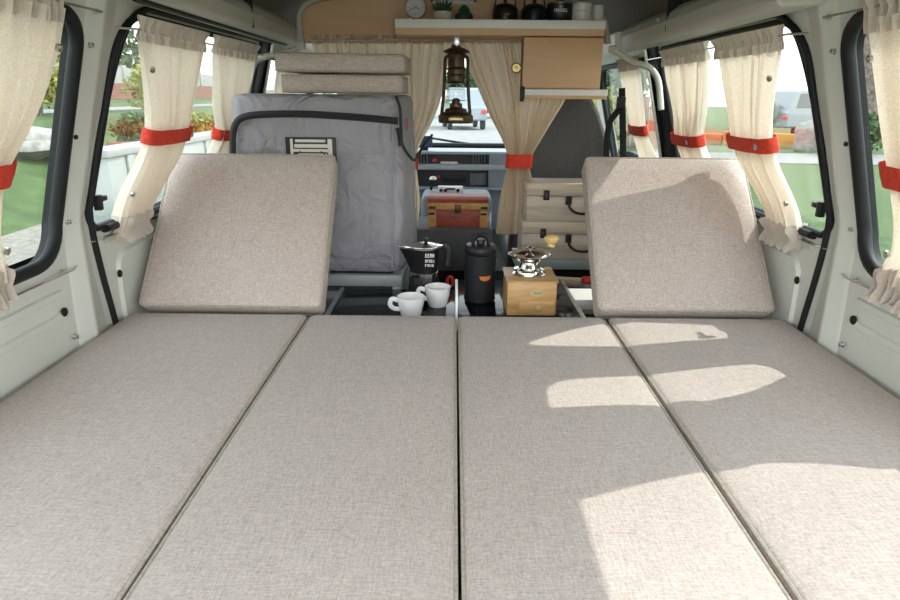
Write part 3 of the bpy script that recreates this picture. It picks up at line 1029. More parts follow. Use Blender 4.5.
hk = [V((lx, YL, LZ(1.0) + 0.0005)), V((lx + 0.004, YL, LZ(1.02))), V((lx + 0.006, YL, zbt - 0.018)), V((lx, YL, zbt - 0.006)), V((lx - 0.004, YL, zbt - 0.014))]
MB().tube(smooth_path(hk, 5), 0.0018, seg=6).build('hanging_ring', 'steel', lt)
MB().bb((lx - 0.008, YL - 0.003, zbt - 0.030), (lx + 0.010, YL - 0.0005, zbt - 0.003), 0.001).build('hanging_clip', 'alu', lt)

# ---------------------------------------------------------------- grey appliance bag
yb0, yb1 = 1.905, 2.20
zb0 = 0.472
bl, brr = P(231, 120, yb0).x, P(401, 150, yb0).x
bag = thing('appliance_bag', 'large grey padded bag with black zip standing behind the left leaning cushion', 'bag', ((bl + brr) / 2, (yb0 + yb1) / 2, zb0))
zb1 = P(300, 93.5, yb1).z - 0.001
zf = P(300, 100, yb0).z


def bag_ring(f, z, ins=0.0):
    """outline at height z; f tapers the top rearwards"""
    x0, x1 = bl + ins, brr - ins
    xb1_ = brr + 0.022 - ins
    q = 0.03
    base = []
    for (cx, cy, a0) in ((x0 + q, yb0 + q + ins, PI), (x1 - q, yb0 + q + ins, 1.5 * PI), (xb1_ - q, yb1 - q - ins, 0), (x0 + q, yb1 - q - ins, PI / 2)):
        for k in range(7):
            a = a0 + PI / 2 * k / 6
            base.append((cx + q * math.cos(a), cy + q * math.sin(a)))
    out = []
    m = len(base)
    for i in range(m):
        a, b = V((*base[i], 0)), V((*base[(i + 1) % m], 0))
        nseg = max(1, int((b - a).length / 0.03))
        for k in range(nseg):
            p = a.lerp(b, k / nseg)
            cx = (x0 + x1) / 2
            bul = 0.006 * math.sin((z - zb0) / (zb1 - zb0) * PI) + 0.004 * math.sin(9 * z + 7 * p.x + 5 * p.y) + 0.003 * math.sin(23 * z - 13 * p.x)
            d = V((p.x - cx, p.y - (yb0 + yb1) / 2, 0)).normalized()
            p = p + d * bul * (1 if ins < 0.01 else 0)
            out.append(V((p.x, p.y, z)))
    return out


rings = [bag_ring(0, zb0, 0.02), bag_ring(0, zb0 + 0.005, 0.006)]
for k in range(1, 20):
    rings.append(bag_ring(0, zb0 + 0.005 + (zb1 - 0.03 - zb0) * k / 19, 0.0))
rings += [bag_ring(0, zb1 - 0.012, 0.004), bag_ring(0, zb1 - 0.003, 0.012), bag_ring(0, zb1, 0.03)]
nr_ = min(len(r) for r in rings)
# resample every ring to the same count
def resample(r, n):
    L = [0]
    for i in range(len(r)):
        L.append(L[-1] + (r[(i + 1) % len(r)] - r[i]).length)
    out = []
    j = 0
    for k in range(n):
        t = L[-1] * k / n
        while L[j + 1] < t:
            j += 1
        out.append(r[j].lerp(r[(j + 1) % len(r)], (t - L[j]) / max(1e-9, L[j + 1] - L[j])))
    return out


rings = [resample(r, 120) for r in rings]
MB().grid(rings, closed_u=True, cap=True).build('bag_body', 'bag', bag, angle=80)
yz = yb0 - 0.012


def BP(px, py, dy=0.0):
    return P(px, py, yz + dy)


zp = smooth_path([BP(236, 266), BP(235, 240), BP(233, 160), BP(233, 135), BP(236, 123), BP(244, 117), BP(262, 114.5), BP(300, 114), BP(330, 115.5), BP(360, 117.5), BP(398, 121)], 6)
MB().tube(zp, 0.0095, seg=8, flat=1.0, up=(0, 0, 1)).build('zip', 'zipper', bag)
MB().tube(smooth_path([P(396, 96, yz), P(400, 108, yz - 0.004), P(401, 124, yz - 0.004), P(402, 142, yz - 0.002), P(407, 153, yz + 0.01), P(414, 160, yz + 0.06), P(418, 156, yz + 0.13), P(423, 146, yz + 0.2), P(432, 135, yz + 0.26)], 5), 0.0042, seg=8).build('zip_cord', 'zipper', bag)
MB().tube(smooth_path([P(398, 128, yz - 0.004), P(400, 136, yz - 0.006), P(401, 146, yz - 0.005)], 4), 0.0075, seg=8).build('zip_pull', 'black_plastic', bag)
MB().tube([P(393, 124, yz), P(393, 190, yz), P(392, 268, yz)], 0.0022, seg=6).build('seam', 'bag_side', bag)
MB().tube([P(390, 152, yz), P(360, 153, yz), P(342, 152, yz)], 0.0014, seg=6).build('stitch_line', 'bag_side', bag)
MB().tube([P(392, 262, yz), P(340, 258, yz), P(300, 257, yz)], 0.0016, seg=6).build('stitch_line', 'bag_side', bag)
MB().box(V((brr + 0.012, yb0 + 0.10, P(410, 124, 2.0).z)), (0.004, 0.016, 0.03), 0.001).build('red_tag', 'red_plastic', bag)
# window showing a white vent of the appliance inside
va, vb = P(285, 137, yz), P(337, 168, yz)
vw = MB().bb((va.x, yz - 0.002, vb.z), (vb.x, yz + 0.004, va.z), 0.001).build('vent_window', 'slot_black', bag)
vx, vz = vb.x - va.x, va.z - vb.z
vv = MB()
for (a, b, c_, d) in ((0.20, 0.80, 0.84, 0.93), (0.18, 0.84, 0.66, 0.78), (0.14, 0.86, 0.52, 0.62), (0.22, 0.82, 0.36, 0.48), (0.10, 0.90, 0.10, 0.30), (0.10, 0.155, 0.1, 0.95), (0.84, 0.93, 0.1, 0.95)):
    vv.bb((va.x + vx * a, yz - 0.006, vb.z + vz * c_), (va.x + vx * b, yz - 0.0022, vb.z + vz * d), 0.001)
vv.build('vent_grille', 'vent_white', vw)
for k in (-1, 1):
    MB().tube([V(((va.x + vb.x) / 2 + k * vx * (0.20), yz - 0.007, va.z - vz * 0.45)), V(((va.x + vb.x) / 2 + k * vx * 0.42, yz - 0.007, va.z - vz * 0.72))], 0.0016, seg=5).build('vent_strut', 'black_plastic', vw)

# folded spare cushions on the bag
z0 = zb1 + 0.002
cushion('spare_cushion', 'lower of the two spare linen cushions stacked on the grey bag', 'cushion', 0.350, 0.24, 0.052, (P(341, 88, 1.94).x, 2.075, z0), group='spare linen cushions on the bag', rc=0.012, crown=0.002)
cushion('spare_cushion', 'upper of the two spare linen cushions stacked on the grey bag', 'cushion', 0.372, 0.25, 0.052, (P(339, 66, 1.94).x, 2.07, z0 + 0.0565), (0, 0.008, 0), group='spare linen cushions on the bag', rc=0.016, crown=0.002)

# stand that carries the bag
st = thing('metal_stand', 'grey-green metal frame under the grey bag', 'stand', (-0.40, 2.05, 0))
MB().bb((-0.70, 1.885, 0.436), (-0.165, 1.915, 0.470), 0.003).build('front_rail', 'frame_metal', st)
MB().bb((-0.70, 2.19, 0.436), (-0.165, 2.22, 0.470), 0.003).build('rear_rail', 'frame_metal', st)
for x in (-0.685, -0.42, -0.18):
    MB().bb((x - 0.015, 1.9155, 0.438), (x + 0.015, 2.1895, 0.469), 0.003).build('cross_rail', 'frame_metal', st)
for x in (-0.685, -0.18):
    for y in (1.90, 2.205):
        MB().bb((x - 0.014, y - 0.014, 0.001), (x + 0.014, y + 0.014, 0.4355), 0.002).build('leg', 'frame_metal', st)

# ---------------------------------------------------------------- black glass table between bed and cab
TZ = 0.430
tb = thing('glass_top_table', 'glossy black glass-topped table at the foot of the bed', 'table', (0, 1.75, 0))
tx0, tx1 = -0.350, 0.342
ty0, ty1 = 1.51, 1.99
MB().bb((tx0 + 0.012, ty0, TZ - 0.018), (-0.0045, 1.88, TZ), 0.001).build('top_leaf', 'black_glass', tb)
MB().bb((0.0045, ty0, TZ - 0.018), (tx1 - 0.012, ty1, TZ), 0.001).build('top_leaf', 'black_glass', tb)
MB().bb((-0.004, ty0, TZ - 0.02), (0.004, ty1 + 0.002, TZ + 0.0015), 0.0008).build('centre_strip', 'alu', tb)
MB().bb((tx0, ty0, TZ - 0.02), (tx0 + 0.0115, 1.88, TZ + 0.004), 0.001).build('edge_strip', 'frame_metal', tb)
MB().bb((tx1 - 0.0115, ty0, TZ - 0.02), (tx1, ty1, TZ + 0.002), 0.001).build('edge_strip', 'alu', tb)
MB().bb((tx0 + 0.02, ty0 + 0.01, 0.001), (tx1 - 0.02, 1.875, TZ - 0.021), 0.002).build('cabinet_body', 'black_matte', tb)

bt = MB().box((P(560, 277, 2.03).x, 2.03, TZ - 0.012), (0.34, 0.035, 0.022), 0.002, rot=Matrix.Rotation(-0.20, 3, 'Z')).build('wooden_batten', 'batten')
tag(bt, 'pale wooden batten lying behind the black glass table', 'batten')
# support bench for batten and small things on the right
bn = thing('side_bench', 'dark low bench beside the black glass table under the right leaning cushion', 'bench', (0.56, 1.9, 0))
MB().bb((0.352, 1.53, 0.36), (0.79, 2.20, 0.385), 0.003).build('bench_top', 'black_matte', bn)
MB().bb((0.37, 1.54, 0.001), (0.78, 2.18, 0.3595), 0.002).build('bench_body', 'black_matte', bn)
for (x0_, x1_) in ((0.16, 0.20), (0.31, 0.345)):
    MB().bb((x0_, 2.01, 0.001), (x1_, 2.05, 0.4065), 0.001).build('support_post', 'black_matte', bn)
wb = thing('white_box', 'small white box on the dark bench right of the grinder', 'box', (0.42, 1.80, 0.386))
p0 = P(573, 289, 1.80)
MB().bb((p0.x, 1.785, 0.4015), (p0.x + 0.11, 1.90, 0.432), 0.002).build('box_body', 'white', wb)
MB().bb((p0.x + 0.004, 1.788, 0.386), (p0.x + 0.106, 1.897, 0.401), 0.001).build('box_base', 'batten', wb)
rbp = P(587, 281, 1.96)
rb_ = thing('red_jar', 'dark red round-lidded jar beyond the white box', 'jar', (rbp.x + 0.004, 1.985, 0.386))
MB().lathe([(0.001, 0), (0.019, 0), (0.020, 0.004), (0.020, 0.036), (0.017, 0.040), (0.001, 0.040)], (rbp.x + 0.004, 1.985, 0.386), 24, cap=False).build('jar_body', 'grey_ink', rb_)
MB().lathe([(0.017, 0.0405), (0.018, 0.042), (0.018, 0.052), (0.014, 0.058), (0.001, 0.060)], (rbp.x + 0.004, 1.985, 0.386), 24, cap=False).build('lid', 'red_plastic', rb_)

# cups
def cup(px, py, y, r, h, label, hdir):
    p = PZ(px, py, TZ)
    x = P(px, py, y).x
    z = TZ + 0.0008
    o = thing('espresso_cup', label, 'cup', (x, y, z), group='white espresso cups')
    MB().lathe([(0.001, 0), (r * 0.66, 0), (r * 0.72, 0.003), (r * 0.80, h * 0.25), (r * 0.93, h * 0.65), (r, h), (r * 0.95, h + 0.0005), (r * 0.88, h * 0.65), (r * 0.74, h * 0.25), (r * 0.55, 0.008), (0.001, 0.007)], (x, y, z), 40, cap=False).build('cup_body', 'porcelain', o)
    d = V(hdir).normalized()
    pts = [V((x, y, z + h * 0.80)) + d * r * 0.90, V((x, y, z + h * 0.90)) + d * (r + 0.008), V((x, y, z + h * 0.86)) + d * (r + 0.015), V((x, y, z + h * 0.62)) + d * (r + 0.018), V((x, y, z + h * 0.42)) + d * (r + 0.008), V((x, y, z + h * 0.38)) + d * r * 0.78]
    MB().tube(smooth_path(pts, 5), 0.0048, seg=8, flat=1.3).build('handle', 'porcelain', o)
    return o


cup(411, 310, 1.630, 0.037, 0.055, 'white espresso cup nearest the bed, left of the other cup', (-1, -0.2, 0))
cup(437.5, 300, 1.720, 0.036, 0.056, 'white espresso cup beside the black press, just behind its twin', (-1, -0.1, 0))

# moka pot
mx_, my_ = P(424, 290, 1.79).x, 1.795
z = TZ + 0.0008
mk = thing('moka_pot', 'black faceted stovetop coffee maker behind the two white cups', 'coffee maker', (mx_, my_, z))
MB().lathe([(0.001, 0), (0.046, 0), (0.048, 0.004), (0.047, 0.03), (0.041, 0.066), (0.001, 0.066)], (mx_, my_, z), 10, cap=False, phase=0.3).build('water_chamber', 'enamel_black', mk, angle=15)
MB().lathe([(0.040, 0.0665), (0.0405, 0.068), (0.0405, 0.079), (0.039, 0.0805)], (mx_, my_, z), 32).build('metal_collar', 'steel', mk)
rows = []
for (r, zz) in ((0.040, 0.081), (0.0405, 0.090), (0.043, 0.120), (0.047, 0.150)):
    row = []
    for k in range(60):
        a = 2 * PI * k / 60
        fa = (a + 0.3) % (2 * PI / 10) - PI / 10
        rr2 = r * math.cos(PI / 10) / math.cos(fa)
        sp = max(0, math.cos(a - PI * 1.03)) ** 14 * 0.026 * max(0, (zz - 0.085) / 0.065)
        row.append(V((mx_ + math.cos(a) * (rr2 + sp), my_ + math.sin(a) * (rr2 + sp), z + zz)))
    rows.append(row)
top_row = rows[-1]
MB().grid(rows, closed_u=True, cap=True).build('upper_pot', 'enamel_black', mk, angle=15)
MB().tube(top_row, 0.0022, seg=6, closed=True).build('pot_rim', 'steel', mk)
cen = V((mx_, my_, z + 0.151))
lidrows = [[cen + (p - V((mx_, my_, z + 0.150))) * f + V((0, 0, dz)) for p in top_row] for f, dz in ((0.95, 0.0015), (0.93, 0.004), (0.5, 0.009), (0.12, 0.012))]
ld = MB().grid(lidrows, closed_u=True, cap=True).build('lid', 'steel', mk, angle=30)
MB().lathe([(0.004, 0), (0.009, 0.006), (0.007, 0.012), (0.001, 0.013)], cen + V((0.006, 0, 0.0115)), 16).build('lid_knob', 'black_plastic', ld)
MB().box(cen + V((0.043, 0, 0.004)), (0.022, 0.014, 0.008), 0.002).build('hinge', 'steel', mk)
hp_ = [V((mx_ + 0.046, my_, z + 0.150)), V((mx_ + 0.058, my_, z + 0.155)), V((mx_ + 0.068, my_, z + 0.142)), V((mx_ + 0.069, my_, z + 0.118)), V((mx_ + 0.066, my_, z + 0.098))]
MB().tube(smooth_path(hp_, 5), 0.0075, seg=8, flat=1.3).build('handle', 'black_plastic', mk)
fy = lambda xx: my_ - 0.0475 - 0.0
strokes(mk, 'lettering', mx_ + 0.018, my_ - 0.0448, z + 0.135, 4, 0.0052, 0.011, 0.0014, 'white_ink', 3)
strokes(mk, 'lettering', mx_ + 0.018, my_ - 0.0428, z + 0.119, 5, 0.0040, 0.008, 0.0012, 'white_ink', 4)
strokes(mk, 'lettering', mx_ + 0.017, my_ - 0.0416, z + 0.106, 4, 0.0048, 0.007, 0.0014, 'white_ink', 5)

# black coffee press
tx, ty = P(480, 280, 1.765).x, 1.775
tp = thing('coffee_press', 'tall black cylindrical travel coffee press with a small orange badge', 'coffee press', (tx, ty, z))
R0 = 0.0435
MB().lathe([(0.001, 0), (R0 - 0.003, 0), (R0, 0.003), (R0, 0.135), (R0 - 0.001, 0.137)], (tx, ty, z), 40).build('press_body', 'black_matte', tp)
MB().lathe([(R0 + 0.0008, 0.004), (R0 + 0.0012, 0.006), (R0 + 0.0012, 0.010), (R0 + 0.0006, 0.012)], (tx, ty, z), 40, cap=False).build('base_ring', 'black_plastic', tp)
ldp = MB().lathe([(R0 - 0.0005, 0.1375), (R0 + 0.0015, 0.140), (R0 + 0.0015, 0.156), (R0 - 0.004, 0.163), (0.020, 0.166), (0.001, 0.166)], (tx, ty, z), 40, cap=False).build('lid', 'black_plastic', tp)
MB().tube(smooth_path([V((tx - 0.022, ty, z + 0.166)), V((tx - 0.018, ty, z + 0.182)), V((tx, ty, z + 0.190)), V((tx + 0.018, ty, z + 0.182)), V((tx + 0.022, ty, z + 0.166))], 5), 0.0055, seg=8).build('carry_loop', 'black_plastic', ldp)
MB().lathe([(0.012, 0.1665), (0.010, 0.178), (0.001, 0.179)], (tx, ty, z), 20).build('plunger_knob', 'black_plastic', ldp)
bd = MB()
hz = z + 0.082
bx0 = tx + 0.012
rows = []
for i in range(7):
    v_ = i / 6
    hw_ = 0.0155 * math.sqrt(max(0.0, 1 - (v_ * 0.97) ** 2))
    row = []
    for j in range(17):
        xx = bx0 + hw_ * (-1 + 2 * j / 16)
        row.append(V((xx, ty - math.sqrt(R0 ** 2 - (xx - tx) ** 2) - 0.0010, hz - 0.013 * v_)))
    rows.append(row)
bd.grid(rows)
bd.build('badge', 'orange', tp, smooth=False, solid=0.0015)

# small red ring between cup and press
rg = P(450, 286, 1.90)
ro = MB().tube([V((rg.x + 0.009 * math.cos(t), 1.90 + 0.004 * math.sin(t), z + 0.0185 + 0.014 * math.sin(t))) for t in [2 * PI * k / 24 for k in range(24)]], 0.0045, seg=8, closed=True).build('red_ring', 'red_plastic')
tag(ro, 'red plastic ring standing behind the right white cup', 'ring')

# coffee grinder
gx0, gx1 = P(507, 300, 1.64).x, P(556.5, 300, 1.64).x
gy0, gy1 = 1.640, 1.785
gz1 = P(530, 283, 1.64).z
gx = (gx0 + gx1) / 2
gr = thing('coffee_grinder', 'wooden hand coffee grinder with steel hopper and crank on the black table', 'coffee grinder', (gx, (gy0 + gy1) / 2, z))
MB().bb((gx0, gy0, z), (gx1, gy1, gz1), 0.003).build('wooden_box', 'beech', gr)
MB().bb((gx0 - 0.004, gy0 - 0.003, gz1 + 0.0003), (gx1 + 0.004, gy1 + 0.003, gz1 + 0.005), 0.002).build('top_board', 'beech', gr)
gh = gz1 - z
dw = MB().bb((gx0 + 0.032, gy0 - 0.004, z + 0.004), (gx1 - 0.006, gy0 - 0.0004, z + gh * 0.46), 0.0015).build('drawer', 'beech', gr)
MB().lathe([(0.004, 0), (0.004, 0.004), (0.0095, 0.007), (0.010, 0.012), (0.006, 0.016), (0.001, 0.017)], V((gx + 0.018, gy0 - 0.004, z + gh * 0.30)), 18, Mx).build('drawer_knob', 'beech', dw)
oval = [(0.019 * math.cos(t), 0.0095 * math.sin(t)) for t in [2 * PI * k / 32 for k in range(32)]]
ob = MB().prism(oval, lambda p: V((gx + 0.014 + p[0], gy0 - 0.0022, z + gh * 0.70 + p[1])), lambda p: V((gx + 0.014 + p[0], gy0 - 0.0003, z + gh * 0.70 + p[1]))).build('oval_badge', 'badge', gr, smooth=False)
MB().tube([V((gx + 0.014 + t * 0.012, gy0 - 0.0027, z + gh * 0.70 + 0.003 * math.sin(t * 9))) for t in [-1 + 2 * k / 24 for k in range(25)]], 0.0006, seg=5).build('badge_script', 'bronze', ob)
hz0 = gz1 + 0.0055
hc = V((gx - 0.002, gy0 + 0.070, hz0))
MB().lathe([(0.044, 0), (0.045, 0.003), (0.038, 0.007), (0.037, 0.010), (0.043, 0.012), (0.041, 0.016), (0.030, 0.020), (0.026, 0.030), (0.030, 0.038), (0.046, 0.047), (0.057, 0.053), (0.058, 0.056), (0.054, 0.0565), (0.042, 0.050), (0.026, 0.042), (0.001, 0.040)], hc, 44, cap=True).build('hopper', 'chrome', gr)
MB().lathe([(0.012, 0.0405), (0.012, 0.052), (0.006, 0.058), (0.006, 0.066), (0.010, 0.068), (0.010, 0.073), (0.004, 0.078), (0.001, 0.0785)], hc, 20).build('spindle', 'chrome', gr)
kpos = P(551, 247, hc.y - 0.03)
top = hc + V((0, 0, 0.0705))
ck_ = MB().tube(smooth_path([top + V((0.008, -0.003, 0)), top.lerp(kpos, 0.35) + V((0, 0, 0.004)), top.lerp(kpos, 0.8) + V((0, 0, -0.002)), kpos + V((0, 0, -0.004))], 5), 0.0030, seg=8, flat=0.7).build('crank_arm', 'chrome', gr)
MB().lathe([(0.007, 0), (0.010, 0.003), (0.009, 0.008), (0.014, 0.014), (0.019, 0.020), (0.019, 0.026), (0.012, 0.031), (0.001, 0.032)], kpos, 24).build('crank_knob', 'pale_yellow', ck_)

# ---------------------------------------------------------------- wooden boxes on the right
YB = 2.285
zbz = P(560, 259, YB).z
bnc = thing('low_bench', 'grey low ledge carrying the two pale wooden boxes', 'bench', (0.48, 2.37, 0))
MB().bb((0.215, YB - 0.012, zbz - 0.036), (0.70, 2.46, zbz), 0.002).build('ledge_top', 'frame_metal', bnc)
MB().bb((0.23, YB + 0.03, 0.001), (0.69, 2.45, zbz - 0.0365), 0.002).build('ledge_body', 'black_matte', bnc)


def wooden_box(label, pxl, pyt, pyb, w, z0, clasp, handle):
    xl = P(pxl, pyb, YB).x
    h = P(pxl, pyt, YB).z - P(pxl, pyb, YB).z
    d = 0.155
    o = thing('wooden_case', label, 'box', (xl + w / 2, YB + d / 2, z0), group='pale wooden cases')
    hl = h * 0.66
    MB().bb((xl, YB, z0), (xl + w, YB + d, z0 + hl), 0.003).build('case_body', 'pale_wood', o)
    MB().bb((xl - 0.001, YB - 0.001, z0 + hl + 0.0012), (xl + w + 0.001, YB + d + 0.001, z0 + h), 0.004).build('lid', 'pale_wood', o)
    MB().bb((xl + 0.004, YB - 0.0022, z0 + h - 0.018), (xl + w - 0.004, YB - 0.0012, z0 + h - 0.004)).build('lid_border', 'pale_wood_edge', o, smooth=False)
    c = P(clasp[0], clasp[1], YB)
    cl = MB().box((c.x, YB - 0.0045, z0 + hl + 0.004), (0.021, 0.006, 0.034), 0.002).build('clasp', 'black_plastic', o)
    MB().box((c.x, YB - 0.009, z0 + hl + 0.002), (0.010, 0.004, 0.016), 0.001).build('clasp_hook', 'bronze', cl)
    a = P(handle[0], handle[1], YB)
    hy = YB - 0.014
    x0_, x1_ = a.x, a.x + 0.105
    zz = z0 + hl * (0.80)
    hh = MB().tube(smooth_path([V((x0_, YB - 0.006, zz)), V((x0_ + 0.004, hy, zz - 0.020)), V((x0_ + 0.024, hy, zz - 0.036)), V((x0_ + 0.0525, hy, zz - 0.041)), V((x1_ - 0.024, hy, zz - 0.036)), V((x1_ - 0.004, hy, zz - 0.020)), V((x1_, YB - 0.006, zz))], 5), 0.0046, seg=8).build('handle', 'black_plastic', o)
    for xx in (x0_, x1_):
        MB().box((xx, YB - 0.004, zz + 0.004), (0.022, 0.006, 0.030), 0.002).build('handle_mount', 'black_plastic', hh)
    return z0 + h


zt1 = wooden_box('pale wooden case with black clasp, the lower of the stacked pair', 521, 222.5, 259.5, 0.400, zbz + 0.001, (543, 235), (568, 243))
wooden_box('pale wooden case with black clasp, on top of the stacked pair', 526, 183.5, 221.5, 0.385, zt1 + 0.001, (546, 202), (568, 208))

# ---------------------------------------------------------------- chest on the console
YC = 2.66
cz0 = P(458, 227.5, YC).z
con = thing('centre_console', 'dark grey console box between the cab seats under the red chest', 'console', (0, 2.75, 0))
MB().bb((P(414, 230, YC).x, YC - 0.04, 0.29), (P(492, 230, YC).x, 2.93, cz0), 0.008).build('console_body', 'console_grey', con)
MB().bb((P(420, 230, YC).x, YC - 0.01, 0.001), (P(486, 230, YC).x, 2.92, 0.2895), 0.004).build('console_foot', 'black_matte', con)
ch_x0, ch_x1 = P(428, 220, YC).x, P(488, 220, YC).x
ch_h = P(458, 198, YC).z - cz0
cx0 = (ch_x0 + ch_x1) / 2
cw = ch_x1 - ch_x0
ch = thing('treasure_chest', 'small red and yellow wooden chest on the grey console', 'chest', (cx0, YC + 0.08, cz0 + 0.001))
z1 = cz0 + 0.001
dd = 0.16
hb = ch_h * 0.58
MB().bb((ch_x0 + 0.004, YC + 0.004, z1), (ch_x1 - 0.004, YC + dd - 0.004, z1 + hb), 0.001).build('chest_body', 'red_wood', ch)
for xa_ in (ch_x0, ch_x1 - 0.034):
    MB().bb((xa_, YC - 0.001, z1), (xa_ + 0.034, YC + 0.0035, z1 + hb - 0.001), 0.001).build('corner_board', 'yellow_wood', ch)
rows = []
prof = [(0, hb + 0.001), (0, hb + ch_h * 0.26), (0.012, ch_h * 0.93), (0.035, ch_h * 1.0), (dd / 2, ch_h * 1.03), (dd - 0.035, ch_h), (dd - 0.012, ch_h * 0.93), (dd, hb + ch_h * 0.26), (dd, hb + 0.001)]
lidc = MB().prism(prof, lambda p: V((ch_x0, YC + p[0], z1 + p[1])), lambda p: V((ch_x1, YC + p[0], z1 + p[1]))).build('lid', 'red_wood', ch, smooth=False)
MB().bb((ch_x0 - 0.001, YC - 0.0035, z1 + hb + 0.002), (ch_x1 + 0.001, YC - 0.0004, z1 + hb + ch_h * 0.24), 0.001).build('lid_band', 'yellow_wood', ch)
for xa_ in (ch_x0 + 0.003, ch_x1 - 0.031):
    MB().bb((xa_, YC - 0.006, z1 + hb + 0.006), (xa_ + 0.028, YC - 0.0036, z1 + hb + 0.016), 0.001).build('corner_strap', 'black_plastic', ch)
    MB().bb((xa_, YC - 0.0035, z1 + hb - 0.020), (xa_ + 0.024, YC - 0.0012, z1 + hb - 0.010), 0.001).build('corner_strap', 'black_plastic', ch)
MB().bb((cx0 - 0.014, YC - 0.008, z1 + hb - 0.012), (cx0 + 0.012, YC - 0.0036, z1 + hb + ch_h * 0.20), 0.002).build('clasp', 'bronze', ch)

# engine cover tray behind the chest, cassette radio, gear stick
ec = thing('engine_cover', 'light blue-grey moulded engine cover behind the red chest', 'engine cover', (0, 3.15, 0))
e0, e1 = P(421, 200, 2.95).x, P(492, 200, 2.95).x
ez = P(455, 196, 2.95).z
MB().bb((e0, 2.945, 0.001), (e1, 3.20, ez), 0.025, 4).build('cover_shell', 'dash_light', ec)
MB().tube([V((e0 + 0.04, 2.943, ez - 0.03)), V((e0 + 0.05, 2.94, ez - 0.10)), V((e0 + 0.05, 2.94, ez - 0.16))], 0.004, seg=6).build('latch_strap', 'black_plastic', ec)
ry = 3.03
ra_, rb2 = P(438, 193, ry), P(463, 187, ry)
rd = thing('radio_unit', 'small white radio panel with dark knobs on the engine cover', 'radio', (0.0, ry, ez + 0.001))
MB().bb((ra_.x, ry, ez + 0.001), (rb2.x, ry + 0.05, rb2.z), 0.002).build('radio_case', 'porcelain', rd)
hh_ = rb2.z - ez - 0.001
for k, m_ in ((0.12, 'black_plastic'), (0.30, 'black_plastic'), (0.80, 'black_plastic')):
    MB().lathe([(0.008, 0), (0.007, 0.005), (0.001, 0.006)], V((ra_.x + (rb2.x - ra_.x) * k, ry - 0.0005, ez + 0.001 + hh_ * 0.45)), 14, Mx).build('knob', m_, rd)
MB().bb((ra_.x + 0.04, ry - 0.0015, ez + hh_ * 0.55), (ra_.x + 0.08, ry - 0.0003, ez + hh_ * 0.85)).build('display', 'car_glass', rd, smooth=False)
gk = P(433, 181, 3.12)
gs = thing('gear_stick', 'gear stick with a white-capped black knob in front of the dashboard', 'gear stick', (gk.x, 3.12, ez + 0.001))
MB().tube([V((gk.x - 0.01, 3.12, ez + 0.002)), V((gk.x - 0.004, 3.12, gk.z - 0.012))], 0.006, seg=8).build('shaft', 'black_plastic', gs)
MB().lathe([(0.010, -0.020), (0.016, -0.010), (0.019, 0.0), (0.017, 0.008)], gk, 20).build('knob', 'black_plastic', gs)
MB().lathe([(0.018, 0.0085), (0.016, 0.016), (0.009, 0.022), (0.001, 0.0235)], gk, 20).build('knob_cap', 'porcelain', gs)

# dashboard
YD = 3.46
da = thing('dashboard', 'blue-grey van dashboard with two long black recesses seen through the curtain gap', 'dashboard', (0, 3.55, 0.3))
dzs = [P(460, py, YD).z for py in (151.5, 154.5, 164.5, 170, 187.5, 190, 216)]
xl, xr = P(419, 160, YD).x - 0.10, P(489, 160, YD).x
MB().bb((-0.76, YD, dzs[1]), (0.76, 3.70, dzs[0]), 0.004).build('top_pad', 'dash_light', da)
MB().bb((xl, YD + 0.045, dzs[2] + 0.0004), (xr, 3.70, dzs[1] - 0.0004)).build('upper_recess', 'slot_black', da, smooth=False)
MB().bb((-0.76, YD, dzs[2] + 0.0004), (xl - 0.0004, 3.70, dzs[1] - 0.0004)).build('side_panel', 'dash', da, smooth=False)
MB().bb((xr + 0.0004, YD, dzs[2] + 0.0004), (0.76, 3.70, dzs[1] - 0.0004)).build('side_panel', 'dash', da, smooth=False)
MB().bb((-0.76, YD - 0.012, dzs[3]), (0.76, 3.70, dzs[2]), 0.004).build('middle_rail', 'dash_light', da)
MB().bb((xl, YD + 0.03, dzs[4] + 0.0004), (xr, 3.70, dzs[3] - 0.0004)).build('lower_recess', 'slot_black', da, smooth=False)
MB().bb((-0.76, YD, dzs[4] + 0.0004), (xl - 0.0004, 3.70, dzs[3] - 0.0004)).build('side_panel', 'dash', da, smooth=False)
MB().bb((xr + 0.0004, YD, dzs[4] + 0.0004), (0.76, 3.70, dzs[3] - 0.0004)).build('side_panel', 'dash', da, smooth=False)
MB().bb((-0.76, YD - 0.008, dzs[5]), (0.76, 3.70, dzs[4]), 0.003).build('lower_rail', 'dash_light', da)
MB().bb((-0.76, YD + 0.02, 0.30), (0.76, 3.70, dzs[5] - 0.0004)).build('lower_panel', 'dash', da, smooth=False)
zm = (dzs[1] + dzs[2]) / 2
for k in range(6):
    xx = P(473 + k * 2.9, 160, YD + 0.03).x
    MB().bb((xx - 0.002, YD + 0.012, dzs[2] + 0.003), (xx + 0.002, YD + 0.044, dzs[1] - 0.003)).build('vent_fin', 'console_grey', da, smooth=False)
for k in range(3):
    xx = P(421 + k * 3, 160, YD + 0.03).x
    MB().bb((xx - 0.002, YD + 0.012, dzs[2] + 0.003), (xx + 0.002, YD + 0.044, dzs[1] - 0.003)).build('vent_fin', 'console_grey', da, smooth=False)
q = P(434.5, 160.5, YD + 0.03)
MB().box((q.x, YD + 0.036, q.z), (0.022, 0.014, 0.018), 0.002).build('red_switch', 'red_plastic', da)
q = P(449, 163, YD + 0.03)
MB().box((q.x, YD + 0.036, dzs[2] + 0.006), (0.09, 0.014, 0.010), 0.001).build('label_strip', 'vent_white', da)
q = P(438.5, 177, YD + 0.03)
MB().lathe([(0.008, 0), (0.007, 0.006), (0.001, 0.007)], V((q.x, YD + 0.0295, q.z)), 14, Mx).build('red_button', 'red_plastic', da)
qa, qb = P(470, 185, YD + 0.02), P(487, 173, YD + 0.02)
